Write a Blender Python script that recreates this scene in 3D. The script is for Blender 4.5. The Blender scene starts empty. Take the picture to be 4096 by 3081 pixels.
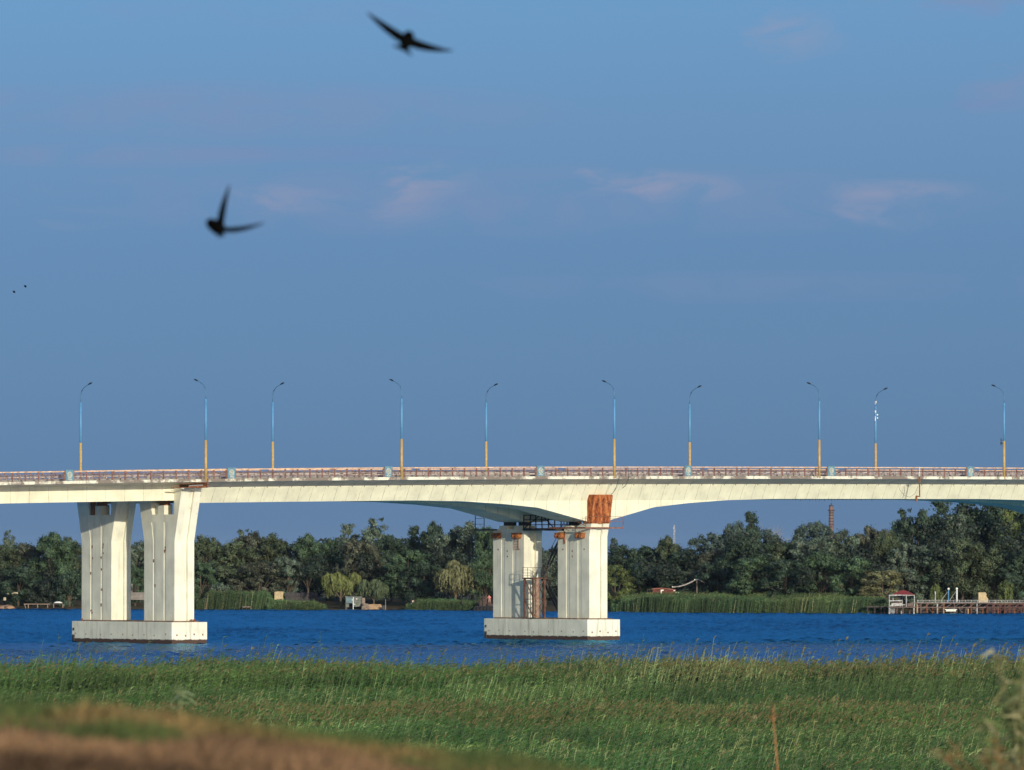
import bpy, bmesh, math, random
import numpy as np
from mathutils import Vector, Matrix
R_ = math.radians
random.seed(7); rng = np.random.default_rng(7)
scene = bpy.context.scene
COL = scene.collection

# ------------------------------------------------------------------ camera
ALPHA = R_(37.0); FPX = 29875.0; HZ = 2222.0          # photo pixels (4096 wide)
SA, CA = math.sin(ALPHA), math.cos(ALPHA)
RGT = np.array([CA, -SA, 0.0]); FWD = np.array([SA, CA, 0.0])
CAMH = 10.2
CAM = -(-50.02 * RGT + 846.3 * FWD); CAM[2] = CAMH
PITCH = math.atan((HZ - 1540.5) / FPX)
F3 = FWD * math.cos(PITCH) + np.array([0, 0, math.sin(PITCH)])
U3 = -FWD * math.sin(PITCH) + np.array([0, 0, math.cos(PITCH)])
cam_d = bpy.data.cameras.new('camera'); cam = bpy.data.objects.new('camera', cam_d); COL.objects.link(cam)
cam.location = CAM; cam.rotation_euler = (math.pi / 2 + PITCH, 0, -ALPHA)
cam_d.sensor_width = 36; cam_d.sensor_fit = 'HORIZONTAL'; cam_d.lens = 36 * FPX / 4096
cam_d.clip_start = 0.5; cam_d.clip_end = 30000
cam_d.dof.use_dof = True; cam_d.dof.focus_distance = 870; cam_d.dof.aperture_fstop = 7.1
scene.camera = cam

# ------------------------------------------------------------------ light
SUN_AZ = R_(17.6); SUN_EL = R_(10.2)
to_sun = Vector((-math.sin(SUN_AZ) * math.cos(SUN_EL), -math.cos(SUN_AZ) * math.cos(SUN_EL), math.sin(SUN_EL)))
sd = bpy.data.lights.new('sun', 'SUN'); sd.energy = 2.55; sd.angle = R_(0.5); sd.color = (1.0, 0.93, 0.755)
so = bpy.data.objects.new('sun', sd); COL.objects.link(so)
so.rotation_euler = to_sun.to_track_quat('Z', 'Y').to_euler()

world = bpy.data.worlds.new('World'); scene.world = world; world.use_nodes = True
wn = world.node_tree.nodes; wl = world.node_tree.links; wn.clear()
def wnode(t, **kw):
    n = wn.new(t)
    for k, v in kw.items(): setattr(n, k, v)
    return n
wout = wnode('ShaderNodeOutputWorld'); bg = wnode('ShaderNodeBackground'); bg.inputs[1].default_value = 0.15
sky = wnode('ShaderNodeTexSky'); sky.sky_type = 'NISHITA'; sky.sun_disc = False
sky.sun_elevation = SUN_EL; sky.sun_rotation = math.atan2(to_sun.x, to_sun.y)
sky.altitude = 50; sky.air_density = 1.0; sky.dust_density = 0.6; sky.ozone_density = 3.0
geo = wnode('ShaderNodeTexCoord')
sep = wnode('ShaderNodeSeparateXYZ'); wl.new(geo.outputs['Generated'], sep.inputs[0])
# the clean evening air keeps its blue down to the skyline: look the sky up a little higher than the horizon
mx = wnode('ShaderNodeMath', operation='MAXIMUM'); wl.new(sep.outputs[2], mx.inputs[0]); mx.inputs[1].default_value = 0.0
ma = wnode('ShaderNodeMath', operation='MULTIPLY_ADD'); wl.new(mx.outputs[0], ma.inputs[0]); ma.inputs[1].default_value = 0.9; ma.inputs[2].default_value = 0.22
comb = wnode('ShaderNodeCombineXYZ'); wl.new(sep.outputs[0], comb.inputs[0]); wl.new(sep.outputs[1], comb.inputs[1]); wl.new(ma.outputs[0], comb.inputs[2])
nrm = wnode('ShaderNodeVectorMath', operation='NORMALIZE'); wl.new(comb.outputs[0], nrm.inputs[0]); wl.new(nrm.outputs[0], sky.inputs[0])
# dusky haze layer over the horizon
mr = wnode('ShaderNodeMapRange'); mr.inputs[1].default_value = 0.0; mr.inputs[2].default_value = 0.3
wl.new(sep.outputs[2], mr.inputs[0])
ramp = wnode('ShaderNodeValToRGB'); wl.new(mr.outputs[0], ramp.inputs[0])
RAMP = [(0.0, (0.294, 0.28, 0.321)), (0.047, (0.328, 0.328, 0.369)), (0.092, (0.369, 0.376, 0.41)), (0.137, (0.396, 0.41, 0.451)), (0.192, (0.471, 0.478, 0.505)), (0.241, (0.499, 0.553, 0.581)), (0.6, (0.95, 0.97, 1)), (0.9, (1, 1, 1))]
for i, (p, c) in enumerate(RAMP):
    e = ramp.color_ramp.elements[i] if i < 2 else ramp.color_ramp.elements.new(p)
    e.position = p; e.color = (*c, 1)
tint = wnode('ShaderNodeMix', data_type='RGBA', blend_type='MULTIPLY'); tint.inputs[0].default_value = 1
wl.new(sky.outputs[0], tint.inputs[6]); wl.new(ramp.outputs[0], tint.inputs[7])
# thin evening clouds
mp = wnode('ShaderNodeMapping'); mp.inputs['Scale'].default_value = (70, 70, 190); wl.new(geo.outputs['Generated'], mp.inputs[0])
nzc = wnode('ShaderNodeTexNoise'); nzc.inputs['Scale'].default_value = 1; nzc.inputs['Detail'].default_value = 7; nzc.inputs['Roughness'].default_value = 0.6; nzc.inputs['Distortion'].default_value = 0.6; wl.new(mp.outputs[0], nzc.inputs['Vector'])
def wmath(op, a, b=None, c_=None):
    n = wnode('ShaderNodeMath', operation=op)
    for i, q in enumerate((a, b, c_)):
        if q is None: continue
        if isinstance(q, (int, float)): n.inputs[i].default_value = q
        else: wl.new(q, n.inputs[i])
    return n.outputs[0]
def wdot(v):
    n = wnode('ShaderNodeVectorMath', operation='DOT_PRODUCT'); wl.new(geo.outputs['Generated'], n.inputs[0]); n.inputs[1].default_value = [float(q) for q in v]; return n.outputs['Value']
LAT = wmath('ARCTAN2', wdot(RGT), wdot(FWD)); ELV = sep.outputs[2]
wrx = wmath('MULTIPLY_ADD', nzc.outputs['Fac'], 0.03, -0.015)
def cloud(az, el, rx, ry, colr, amt, lo, prev):
    """a soft bank of thin cloud at azimuth az, elevation el (milliradians)"""
    dx = wmath('MULTIPLY', wmath('ADD', wmath('SUBTRACT', LAT, az * 1e-3), wrx), 1e3 / rx); dy = wmath('MULTIPLY', wmath('SUBTRACT', ELV, el * 1e-3), 1e3 / ry)
    r2 = wmath('MULTIPLY_ADD', dx, dx, wmath('MULTIPLY', dy, dy)); fall = wmath('MAXIMUM', wmath('SUBTRACT', 1.0, r2), 0.0)
    m1 = wnode('ShaderNodeMapRange', interpolation_type='SMOOTHSTEP'); m1.inputs[1].default_value = lo; m1.inputs[2].default_value = lo + 0.3; wl.new(nzc.outputs['Fac'], m1.inputs[0])
    k = wmath('MULTIPLY', wmath('MULTIPLY', fall, wmath('MULTIPLY_ADD', m1.outputs[0], 0.95, 0.05)), amt * 0.72)
    mixn = wnode('ShaderNodeMix', data_type='RGBA'); wl.new(k, mixn.inputs[0]); wl.new(prev, mixn.inputs[6]); mixn.inputs[7].default_value = (*colr, 1)
    return mixn.outputs[2]
# warm glow added along the unseen sunward horizon to fill the shaded underside
sh = wdot((math.sin(sky.sun_rotation), math.cos(sky.sun_rotation), 0)); g1 = wnode('ShaderNodeMapRange', interpolation_type='SMOOTHSTEP'); g1.inputs[1].default_value = 0.05; g1.inputs[2].default_value = 0.9; wl.new(sh, g1.inputs[0])
g2 = wnode('ShaderNodeMapRange', interpolation_type='SMOOTHSTEP'); g2.inputs[1].default_value = 0.45; g2.inputs[2].default_value = 0.0; wl.new(ELV, g2.inputs[0])
glow = wnode('ShaderNodeMix', data_type='RGBA'); wl.new(wmath('MULTIPLY', g1.outputs[0], g2.outputs[0]), glow.inputs[0]); wl.new(tint.outputs[2], glow.inputs[6])
gm_ = wnode('ShaderNodeMix', data_type='RGBA', blend_type='MULTIPLY'); gm_.inputs[0].default_value = 1; wl.new(sky.outputs[0], gm_.inputs[6]); gm_.inputs[7].default_value = (3.6, 2.3, 1.25, 1); wl.new(gm_.outputs[2], glow.inputs[7])
c = glow.outputs[2]
PINK = (1.42, 1.56, 2.22); LILAC = (1.05, 1.33, 2.20); SLATE = (0.80, 1.28, 2.30)
for az, el, rx, ry, colr, amt, lo in ((0, 47.5, 78, 5.5, LILAC, 0.55, 0.32), (-11, 50.2, 7, 3.2, PINK, 1.0, 0.38), (-14, 47.0, 6, 3.5, PINK, 0.7, 0.38), (16, 50.2, 9, 2.0, PINK, 0.95, 0.36), (24, 49.2, 9, 2.4, PINK, 1.0, 0.36),
    (-30, 47.6, 10, 2.4, PINK, 0.7, 0.38), (52, 48.8, 12, 1.8, PINK, 0.85, 0.36), (50, 45.2, 7, 2.6, PINK, 0.6, 0.36), (-59, 45.5, 8, 2.5, PINK, 0.5, 0.38), (38, 69.5, 8, 4.2, PINK, 0.75, 0.36), (60, 73.8, 12, 2.6, LILAC, 1.0, 0.30), (67, 62.5, 6, 4.0, LILAC, 0.8, 0.32),
    (-40, 59.5, 55, 4.6, LILAC, 0.6, 0.30), (-24, 53.8, 24, 1.4, SLATE, 0.9, 0.25), (-52, 53.5, 30, 2.0, LILAC, 0.6, 0.30), (-30, 72.5, 30, 2.2, LILAC, 0.4, 0.36), (64, 60.2, 6, 0.8, SLATE, 0.7, 0.25), (34, 36, 50, 2.5, LILAC, 0.3, 0.35)):
    c = cloud(az, el, rx, ry, colr, amt, lo, c)
wl.new(c, bg.inputs[0]); wl.new(bg.outputs[0], wout.inputs[0])
vs = scene.view_settings; vs.view_transform = 'Standard'; vs.look = 'None'; vs.exposure = 0.5; vs.gamma = 1.0
scene.render.engine = 'CYCLES'
scene.cycles.use_adaptive_sampling = True
scene.cycles.max_bounces = 6; scene.cycles.diffuse_bounces = 3; scene.cycles.glossy_bounces = 3; scene.cycles.transparent_max_bounces = 8

# ------------------------------------------------------------------ pixel -> place
def ray(px, py): return F3 + RGT * ((px - 2048) / FPX) + U3 * ((1540.5 - py) / FPX)
def onY(px, py, Y):
    d = ray(px, py); t = (Y - CAM[1]) / d[1]; return CAM + d * t
def XY(px, Y): return onY(px, HZ, Y)[0]
def far(px, py, v):
    d = ray(px, py); return CAM + d * (v / float(d @ FWD))
def gp(px, v, z):
    p = far(px, HZ, v); p[2] = z; return p
def uv(u, v, z=0.0): return np.array([CAM[0], CAM[1], 0]) + RGT * u + FWD * v + np.array([0, 0, z])

# ------------------------------------------------------------------ materials
def new_mat(name):
    m = bpy.data.materials.new(name); m.use_nodes = True
    return m, m.node_tree.nodes, m.node_tree.links, m.node_tree.nodes['Principled BSDF']
def N(nt, t, **kw):
    n = nt.new(t)
    for k, v in kw.items(): setattr(n, k, v)
    return n
def plain(name, col, rough=0.7, var=0.25, scale=3.0, metallic=0.0, dirt=None, dirt_amt=0.5, spec=0.4):
    m, nt, ln, p = new_mat(name)
    tc = N(nt, 'ShaderNodeTexCoord'); nz = N(nt, 'ShaderNodeTexNoise'); nz.inputs['Scale'].default_value = scale; nz.inputs['Detail'].default_value = 5
    ln.new(tc.outputs['Object'], nz.inputs['Vector'])
    mr = N(nt, 'ShaderNodeMapRange'); mr.inputs[1].default_value = 0.3; mr.inputs[2].default_value = 0.7
    mr.inputs[3].default_value = 1 - var; mr.inputs[4].default_value = 1 + var * 0.4; ln.new(nz.outputs['Fac'], mr.inputs[0])
    mul = N(nt, 'ShaderNodeMix', data_type='RGBA', blend_type='MULTIPLY'); mul.inputs[0].default_value = 1
    mul.inputs[6].default_value = (*col, 1); ln.new(mr.outputs[0], mul.inputs[7]); out = mul.outputs[2]
    if dirt:
        n2 = N(nt, 'ShaderNodeTexNoise'); n2.inputs['Scale'].default_value = scale * 2.3; n2.inputs['Detail'].default_value = 8; ln.new(tc.outputs['Object'], n2.inputs['Vector'])
        m2 = N(nt, 'ShaderNodeMapRange'); m2.inputs[1].default_value = 0.5; m2.inputs[2].default_value = 0.62; m2.inputs[4].default_value = dirt_amt; ln.new(n2.outputs['Fac'], m2.inputs[0])
        mx = N(nt, 'ShaderNodeMix', data_type='RGBA'); ln.new(m2.outputs[0], mx.inputs[0]); ln.new(out, mx.inputs[6]); mx.inputs[7].default_value = (*dirt, 1); out = mx.outputs[2]
    ln.new(out, p.inputs['Base Color']); p.inputs['Roughness'].default_value = rough; p.inputs['Metallic'].default_value = metallic
    p.inputs['Specular IOR Level'].default_value = spec
    return m
def concrete(name, col, joint=0.0, joint_off=0.0, stains=0.35, band=None, slant=0.0, hjoint=0.0, peel=0.0, holes=0.0):
    """painted concrete: mottling, rust runs, construction joints; object space is world-oriented"""
    m, nt, ln, p = new_mat(name)
    tc = N(nt, 'ShaderNodeTexCoord'); gm = N(nt, 'ShaderNodeNewGeometry')
    sx = N(nt, 'ShaderNodeSeparateXYZ'); ln.new(gm.outputs['Position'], sx.inputs[0])
    nz = N(nt, 'ShaderNodeTexNoise'); nz.inputs['Scale'].default_value = 0.55; nz.inputs['Detail'].default_value = 8; ln.new(gm.outputs['Position'], nz.inputs['Vector'])
    mr = N(nt, 'ShaderNodeMapRange'); mr.inputs[1].default_value = 0.3; mr.inputs[2].default_value = 0.7; mr.inputs[3].default_value = 0.84; mr.inputs[4].default_value = 1.06; ln.new(nz.outputs['Fac'], mr.inputs[0])
    mul = N(nt, 'ShaderNodeMix', data_type='RGBA', blend_type='MULTIPLY'); mul.inputs[0].default_value = 1; mul.inputs[6].default_value = (*col, 1); ln.new(mr.outputs[0], mul.inputs[7]); out = mul.outputs[2]
    def over(fac, colr):
        nonlocal out
        mx = N(nt, 'ShaderNodeMix', data_type='RGBA'); ln.new(fac, mx.inputs[0]); ln.new(out, mx.inputs[6]); mx.inputs[7].default_value = (*colr, 1); out = mx.outputs[2]
    # vertical grime runs
    mp = N(nt, 'ShaderNodeMapping'); mp.inputs['Scale'].default_value = (2.2, 2.2, 0.16); ln.new(gm.outputs['Position'], mp.inputs[0])
    ns = N(nt, 'ShaderNodeTexNoise'); ns.inputs['Scale'].default_value = 1.0; ns.inputs['Detail'].default_value = 7; ns.inputs['Roughness'].default_value = 0.65; ln.new(mp.outputs[0], ns.inputs['Vector'])
    ms = N(nt, 'ShaderNodeMapRange'); ms.inputs[1].default_value = 0.54; ms.inputs[2].default_value = 0.75; ms.inputs[4].default_value = stains; ln.new(ns.outputs['Fac'], ms.inputs[0]); over(ms.outputs[0], (0.23, 0.16, 0.10))
    # small rust / chip spots
    nv = N(nt, 'ShaderNodeTexNoise'); nv.inputs['Scale'].default_value = 3.5; nv.inputs['Detail'].default_value = 3; ln.new(gm.outputs['Position'], nv.inputs['Vector'])
    mv = N(nt, 'ShaderNodeMapRange'); mv.inputs[1].default_value = 0.72; mv.inputs[2].default_value = 0.76; mv.inputs[4].default_value = min(1, stains * 2.0); ln.new(nv.outputs['Fac'], mv.inputs[0]); over(mv.outputs[0], (0.14, 0.07, 0.035))
    if peel:
        npz = N(nt, 'ShaderNodeTexNoise'); npz.inputs['Scale'].default_value = 0.28; npz.inputs['Detail'].default_value = 9; npz.inputs['Roughness'].default_value = 0.72; ln.new(gm.outputs['Position'], npz.inputs['Vector'])
        mpz = N(nt, 'ShaderNodeMapRange'); mpz.inputs[1].default_value = 0.465; mpz.inputs[2].default_value = 0.54; mpz.inputs[4].default_value = peel; ln.new(npz.outputs['Fac'], mpz.inputs[0]); over(mpz.outputs[0], (0.22, 0.18, 0.15))
    if joint:
        wob = N(nt, 'ShaderNodeTexNoise'); wob.inputs['Scale'].default_value = 1.2; ln.new(gm.outputs['Position'], wob.inputs['Vector'])
        a = N(nt, 'ShaderNodeMath', operation='MULTIPLY_ADD'); ln.new(wob.outputs['Fac'], a.inputs[0]); a.inputs[1].default_value = 0.14; ln.new(sx.outputs[0], a.inputs[2])
        d = N(nt, 'ShaderNodeMath', operation='MULTIPLY_ADD'); ln.new(a.outputs[0], d.inputs[0]); d.inputs[1].default_value = 1.0 / joint; d.inputs[2].default_value = joint_off + 200
        fr = N(nt, 'ShaderNodeMath', operation='FRACT'); ln.new(d.outputs[0], fr.inputs[0])
        # line strength broken up along its length
        nb = N(nt, 'ShaderNodeTexNoise'); nb.inputs['Scale'].default_value = 1.7; nb.inputs['Detail'].default_value = 4; ln.new(gm.outputs['Position'], nb.inputs['Vector'])
        mb = N(nt, 'ShaderNodeMapRange'); mb.inputs[1].default_value = 0.35; mb.inputs[2].default_value = 0.6; mb.inputs[3].default_value = 0.25; mb.inputs[4].default_value = 0.8; ln.new(nb.outputs['Fac'], mb.inputs[0])
        lt = N(nt, 'ShaderNodeMath', operation='LESS_THAN'); ln.new(fr.outputs[0], lt.inputs[0]); lt.inputs[1].default_value = 0.045 / joint
        k = N(nt, 'ShaderNodeMath', operation='MULTIPLY'); ln.new(lt.outputs[0], k.inputs[0]); ln.new(mb.outputs[0], k.inputs[1]); over(k.outputs[0], (0.16, 0.13, 0.09))
    if band is not None:   # tide mark under a height
        nw = N(nt, 'ShaderNodeTexNoise'); nw.inputs['Scale'].default_value = 1.5; nw.inputs['Detail'].default_value = 5; ln.new(gm.outputs['Position'], nw.inputs['Vector'])
        h = N(nt, 'ShaderNodeMath', operation='MULTIPLY_ADD'); ln.new(nw.outputs['Fac'], h.inputs[0]); h.inputs[1].default_value = 0.35; ln.new(sx.outputs[2], h.inputs[2])
        mb2 = N(nt, 'ShaderNodeMapRange'); mb2.inputs[1].default_value = band + 0.20; mb2.inputs[2].default_value = band + 0.13; ln.new(h.outputs[0], mb2.inputs[0]); over(mb2.outputs[0], (0.075, 0.042, 0.03))
    ln.new(out, p.inputs['Base Color']); p.inputs['Roughness'].default_value = 0.75; p.inputs['Specular IOR Level'].default_value = 0.3
    bp = N(nt, 'ShaderNodeBump'); bp.inputs['Strength'].default_value = 0.25; bp.inputs['Distance'].default_value = 0.05; ln.new(nz.outputs['Fac'], bp.inputs['Height']); ln.new(bp.outputs[0], p.inputs['Normal'])
    return m
def leafmat(name, col, hue_var=0.5, trans=0.0, rough=0.6, spec=0.25):
    m, nt, ln, p = new_mat(name)
    at = N(nt, 'ShaderNodeAttribute'); at.attribute_name = 'Col'
    mul = N(nt, 'ShaderNodeMix', data_type='RGBA', blend_type='MULTIPLY'); mul.inputs[0].default_value = 1
    mul.inputs[6].default_value = (*col, 1); ln.new(at.outputs['Color'], mul.inputs[7])
    ln.new(mul.outputs[2], p.inputs['Base Color']); p.inputs['Roughness'].default_value = rough; p.inputs['Specular IOR Level'].default_value = spec
    if trans:
        tr = N(nt, 'ShaderNodeBsdfTranslucent'); ln.new(mul.outputs[2], tr.inputs[0])
        ms = N(nt, 'ShaderNodeMixShader'); ms.inputs[0].default_value = trans
        ln.new(p.outputs[0], ms.inputs[1]); ln.new(tr.outputs[0], ms.inputs[2])
        ln.new(ms.outputs[0], nt['Material Output'].inputs[0])
    return m
M = {}
PAINT = (0.82, 0.785, 0.595)
M['girder'] = concrete('painted_girder', (0.775, 0.755, 0.58), joint=1.74, joint_off=0.2, stains=0.24)
M['girder_left'] = concrete('painted_span', (0.79, 0.765, 0.585), joint=2.6, joint_off=0.1, stains=0.22)
M['deck'] = concrete('deck_concrete', (0.80, 0.67, 0.50), joint=1.74, stains=0.3)
M['edge'] = concrete('peeling_edge', (0.80, 0.765, 0.62), stains=0.75, peel=1.0)
M['pier'] = concrete('painted_pier', (0.79, 0.77, 0.63), stains=0.32)
M['footing'] = concrete('painted_footing', (0.775, 0.76, 0.63), stains=0.7, band=0.52)
M['dirt'] = plain('dirty_ledge', (0.22, 0.14, 0.09), var=0.5, scale=2)
M['rust'] = plain('rusted_steel', (0.50, 0.155, 0.045), rough=0.7, var=0.6, scale=0.9, dirt=(0.11, 0.035, 0.02), dirt_amt=0.95)
M['rust2'] = plain('rusty_iron', (0.30, 0.11, 0.05), rough=0.75, var=0.5, scale=2.5, dirt=(0.09, 0.04, 0.03), dirt_amt=0.8)
M['orange_rust'] = plain('bright_rust', (0.42, 0.15, 0.045), rough=0.7, var=0.5, scale=3, dirt=(0.12, 0.04, 0.02), dirt_amt=0.8)
M['dark_steel'] = plain('dark_steel', (0.035, 0.03, 0.03), rough=0.6, var=0.4)
M['rail_top'] = plain('faded_pink_paint', (0.74, 0.50, 0.33), var=0.3, scale=1.2, dirt=(0.25, 0.11, 0.07), dirt_amt=0.5)
M['rail_bar'] = plain('brown_rail_paint', (0.24, 0.11, 0.085), var=0.4, scale=3, dirt=(0.45, 0.33, 0.3), dirt_amt=0.4)
M['guard'] = plain('galvanised_guard', (0.52, 0.47, 0.42), var=0.4, scale=0.8, dirt=(0.12, 0.06, 0.045), dirt_amt=0.8)
M['panel_blue'] = plain('faded_blue_paint', (0.12, 0.27, 0.36), var=0.35, scale=3, dirt=(0.33, 0.37, 0.36), dirt_amt=0.3)
M['white_paint'] = plain('white_paint', (0.82, 0.82, 0.74), var=0.15, scale=4)
M['lamp_blue'] = plain('pole_blue_paint', (0.105, 0.30, 0.54), var=0.15, scale=2, rough=0.5)
M['lamp_yellow'] = plain('pole_yellow_paint', (0.55, 0.36, 0.12), var=0.25, scale=2.5, rough=0.55, dirt=(0.3, 0.2, 0.1), dirt_amt=0.4)
M['lamp_head'] = plain('lamp_head_grey', (0.03, 0.035, 0.04), rough=0.5)
M['arm'] = plain('arm_paint', (0.08, 0.2, 0.34), rough=0.5)
M['black'] = plain('black_feathers', (0.003, 0.003, 0.003), rough=0.9, var=0.3, scale=20, spec=0.02)
M['wood'] = plain('weathered_wood', (0.27, 0.20, 0.15), var=0.5, scale=4)
M['dark_wood'] = plain('dark_wood', (0.06, 0.045, 0.04), var=0.5, scale=3)
M['tan'] = plain('tan_stone', (0.40, 0.26, 0.15), var=0.4, scale=1.5)
M['beige'] = plain('beige_plaster', (0.52, 0.40, 0.22), var=0.3, scale=1.5, dirt=(0.3, 0.25, 0.18), dirt_amt=0.5)
M['grey'] = plain('grey_concrete', (0.34, 0.32, 0.30), var=0.35, scale=1.2)
M['metal_grey'] = plain('corrugated_grey', (0.14, 0.15, 0.13), var=0.4, scale=2, dirt=(0.28, 0.27, 0.22), dirt_amt=0.4)
M['metal_blue'] = plain('blue_grey_sheet', (0.13, 0.20, 0.23), var=0.3, scale=2)
M['maroon'] = plain('maroon_sheet', (0.16, 0.028, 0.022), var=0.45, scale=1.5, dirt=(0.07, 0.02, 0.018), dirt_amt=0.5)
M['red_roof'] = plain('red_roof_sheet', (0.34, 0.045, 0.035), var=0.3, scale=1.5)
M['brick'] = plain('brick_red', (0.19, 0.115, 0.11), var=0.3, scale=0.6)
M['mint'] = plain('mint_paint', (0.32, 0.50, 0.30), var=0.3, scale=2)
M['turquoise'] = plain('turquoise_plastic', (0.06, 0.50, 0.45), var=0.1)
M['rubber'] = plain('tyre_rubber', (0.018, 0.018, 0.02), rough=0.8)
M['skin'] = plain('person_skin', (0.58, 0.30, 0.22), var=0.1, scale=6)  # plain skin tone
M['shirt'] = plain('pink_shirt', (0.72, 0.23, 0.19), var=0.15, scale=6)
M['trousers'] = plain('pink_trousers', (0.42, 0.24, 0.2), var=0.15, scale=6)
M['hair'] = plain('dark_hair', (0.03, 0.02, 0.015))
M['bark'] = plain('bark', (0.10, 0.075, 0.05), var=0.5, scale=3)
M['sand'] = plain('sand', (0.36, 0.21, 0.12), var=0.4, scale=0.7)
M['cable'] = plain('cable', (0.05, 0.045, 0.04))
M['cable_pale'] = plain('pale_cable', (0.45, 0.40, 0.38))
M['asphalt'] = plain('asphalt', (0.05, 0.05, 0.052), var=0.2)

# ------------------------------------------------------------------ mesh helpers
def tag(o, label=None, cat=None, group=None, kind=None):
    if label: o['label'] = label
    if cat: o['category'] = cat
    if group: o['group'] = group
    if kind: o['kind'] = kind
    return o
def empty(name, loc, label, cat, group=None):
    o = bpy.data.objects.new(name, None); COL.objects.link(o); o.location = [float(c) for c in loc]; o.empty_display_size = 0.5
    return tag(o, label, cat, group)
def wloc(o):
    l = Vector((0, 0, 0))
    while o is not None: l = l + o.location; o = o.parent
    return l
class MB:
    def __init__(s): s.v = []; s.f = []; s.st = []
    def add(s, vs, fs):
        b = len(s.v); s.st.append(b); s.v += [tuple(float(a) for a in p) for p in vs]; s.f += [tuple(i + b for i in f) for f in fs]; return s
    def box(s, a, b):
        x0, y0, z0 = [min(p, q) for p, q in zip(a, b)]; x1, y1, z1 = [max(p, q) for p, q in zip(a, b)]
        return s.add([(x0, y0, z0), (x1, y0, z0), (x1, y1, z0), (x0, y1, z0), (x0, y0, z1), (x1, y0, z1), (x1, y1, z1), (x0, y1, z1)],
                     [(0, 3, 2, 1), (4, 5, 6, 7), (0, 1, 5, 4), (1, 2, 6, 5), (2, 3, 7, 6), (3, 0, 4, 7)])
    def obox(s, c, ax, ay, az):   # oriented: centre, half axes
        c, ax, ay, az = [np.array(q, float) for q in (c, ax, ay, az)]
        vs = [c + i * ax + j * ay + k * az for k in (-1, 1) for j in (-1, 1) for i in (-1, 1)]
        return s.add(vs, [(0, 2, 3, 1), (4, 5, 7, 6), (0, 1, 5, 4), (1, 3, 7, 5), (3, 2, 6, 7), (2, 0, 4, 6)])
    def beam(s, p, q, w=0.1, h=None):
        p = np.array(p, float); q = np.array(q, float); h = h or w; d = q - p; L = np.linalg.norm(d)
        if L < 1e-6: return s
        d /= L; up = np.array([0, 0, 1.0]) if abs(d[2]) < 0.95 else np.array([0, 1.0, 0]); sx = np.cross(d, up); sx /= np.linalg.norm(sx); u2 = np.cross(sx, d)
        return s.obox((p + q) / 2, d * L / 2, sx * w / 2, u2 * h / 2)
    def tube(s, pts, r, n=8, cap=True):
        pts = [np.array(p, float) for p in pts]; rs = r if isinstance(r, (list, tuple)) else [r] * len(pts); rings = []; ref = None
        for i, p in enumerate(pts):
            d = pts[min(i + 1, len(pts) - 1)] - pts[max(i - 1, 0)]; d = d / (np.linalg.norm(d) + 1e-9)
            up = np.array([0, 0, 1.0]) if abs(d[2]) < 0.9 else np.array([0, 1.0, 0])
            a = np.cross(d, up); a /= np.linalg.norm(a); b = np.cross(d, a)
            rings.append([p + rs[i] * (math.cos(2 * math.pi * k / n) * a + math.sin(2 * math.pi * k / n) * b) for k in range(n)])
        return s.loft(rings, cap)
    def loft(s, rings, cap=True):
        n = len(rings[0]); vs = [p for r in rings for p in r]; fs = []
        for i in range(len(rings) - 1):
            for k in range(n):
                fs.append((i * n + k, i * n + (k + 1) % n, (i + 1) * n + (k + 1) % n, (i + 1) * n + k))
        if cap: fs.append(tuple(reversed(range(n)))); fs.append(tuple((len(rings) - 1) * n + k for k in range(n)))
        return s.add(vs, fs)
    def torus(s, c, a, b, Rr, r, n=16, m=6, squash=1.0):
        c, a, b = [np.array(q, float) for q in (c, a, b)]; nn = np.cross(a, b); vs = []; fs = []
        for i in range(n):
            t = 2 * math.pi * i / n; d = math.cos(t) * a + math.sin(t) * b * squash
            for k in range(m):
                q = 2 * math.pi * k / m; vs.append(c + d * (Rr + r * math.cos(q)) + nn * r * math.sin(q))
        for i in range(n):
            for k in range(m): fs.append((i * m + k, ((i + 1) % n) * m + k, ((i + 1) % n) * m + (k + 1) % m, i * m + (k + 1) % m))
        return s.add(vs, fs)
    def ball(s, c, r, n=10, m=7, sc=(1, 1, 1)):
        rings = []
        for i in range(m + 1):
            t = math.pi * (i + 0.02) / (m + 0.04); rings.append([(c[0] + sc[0] * r * math.sin(t) * math.cos(2 * math.pi * k / n), c[1] + sc[1] * r * math.sin(t) * math.sin(2 * math.pi * k / n), c[2] - sc[2] * r * math.cos(t)) for k in range(n)])
        return s.loft(rings)
    def each(s, name, mat, parent=None, smooth=False):
        """one object per added piece"""
        st = s.st + [len(s.v)]; out = []
        for a, b in zip(st[:-1], st[1:]):
            m = MB(); m.v = s.v[a:b]; m.f = [tuple(i - a for i in f) for f in s.f if a <= f[0] < b]; out.append(m.build(name, mat, parent, smooth))
        return out
    def build(s, name, mat, parent=None, smooth=False, bevel=0.0):
        me = bpy.data.meshes.new(name); off = wloc(parent) if parent is not None else Vector((0, 0, 0))
        me.from_pydata([(x - off.x, y - off.y, z - off.z) for x, y, z in s.v], [], s.f); me.update()
        bm = bmesh.new(); bm.from_mesh(me); bmesh.ops.recalc_face_normals(bm, faces=bm.faces); bm.to_mesh(me); bm.free()
        if isinstance(mat, str): mat = M[mat]
        me.materials.append(mat)
        if smooth: me.polygons.foreach_set('use_smooth', [True] * len(me.polygons))
        o = bpy.data.objects.new(name, me); COL.objects.link(o)
        if parent is not None: o.parent = parent
        if bevel:
            b = o.modifiers.new('bevel', 'BEVEL'); b.width = bevel; b.segments = 2; b.limit_method = 'ANGLE'
        return o
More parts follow.
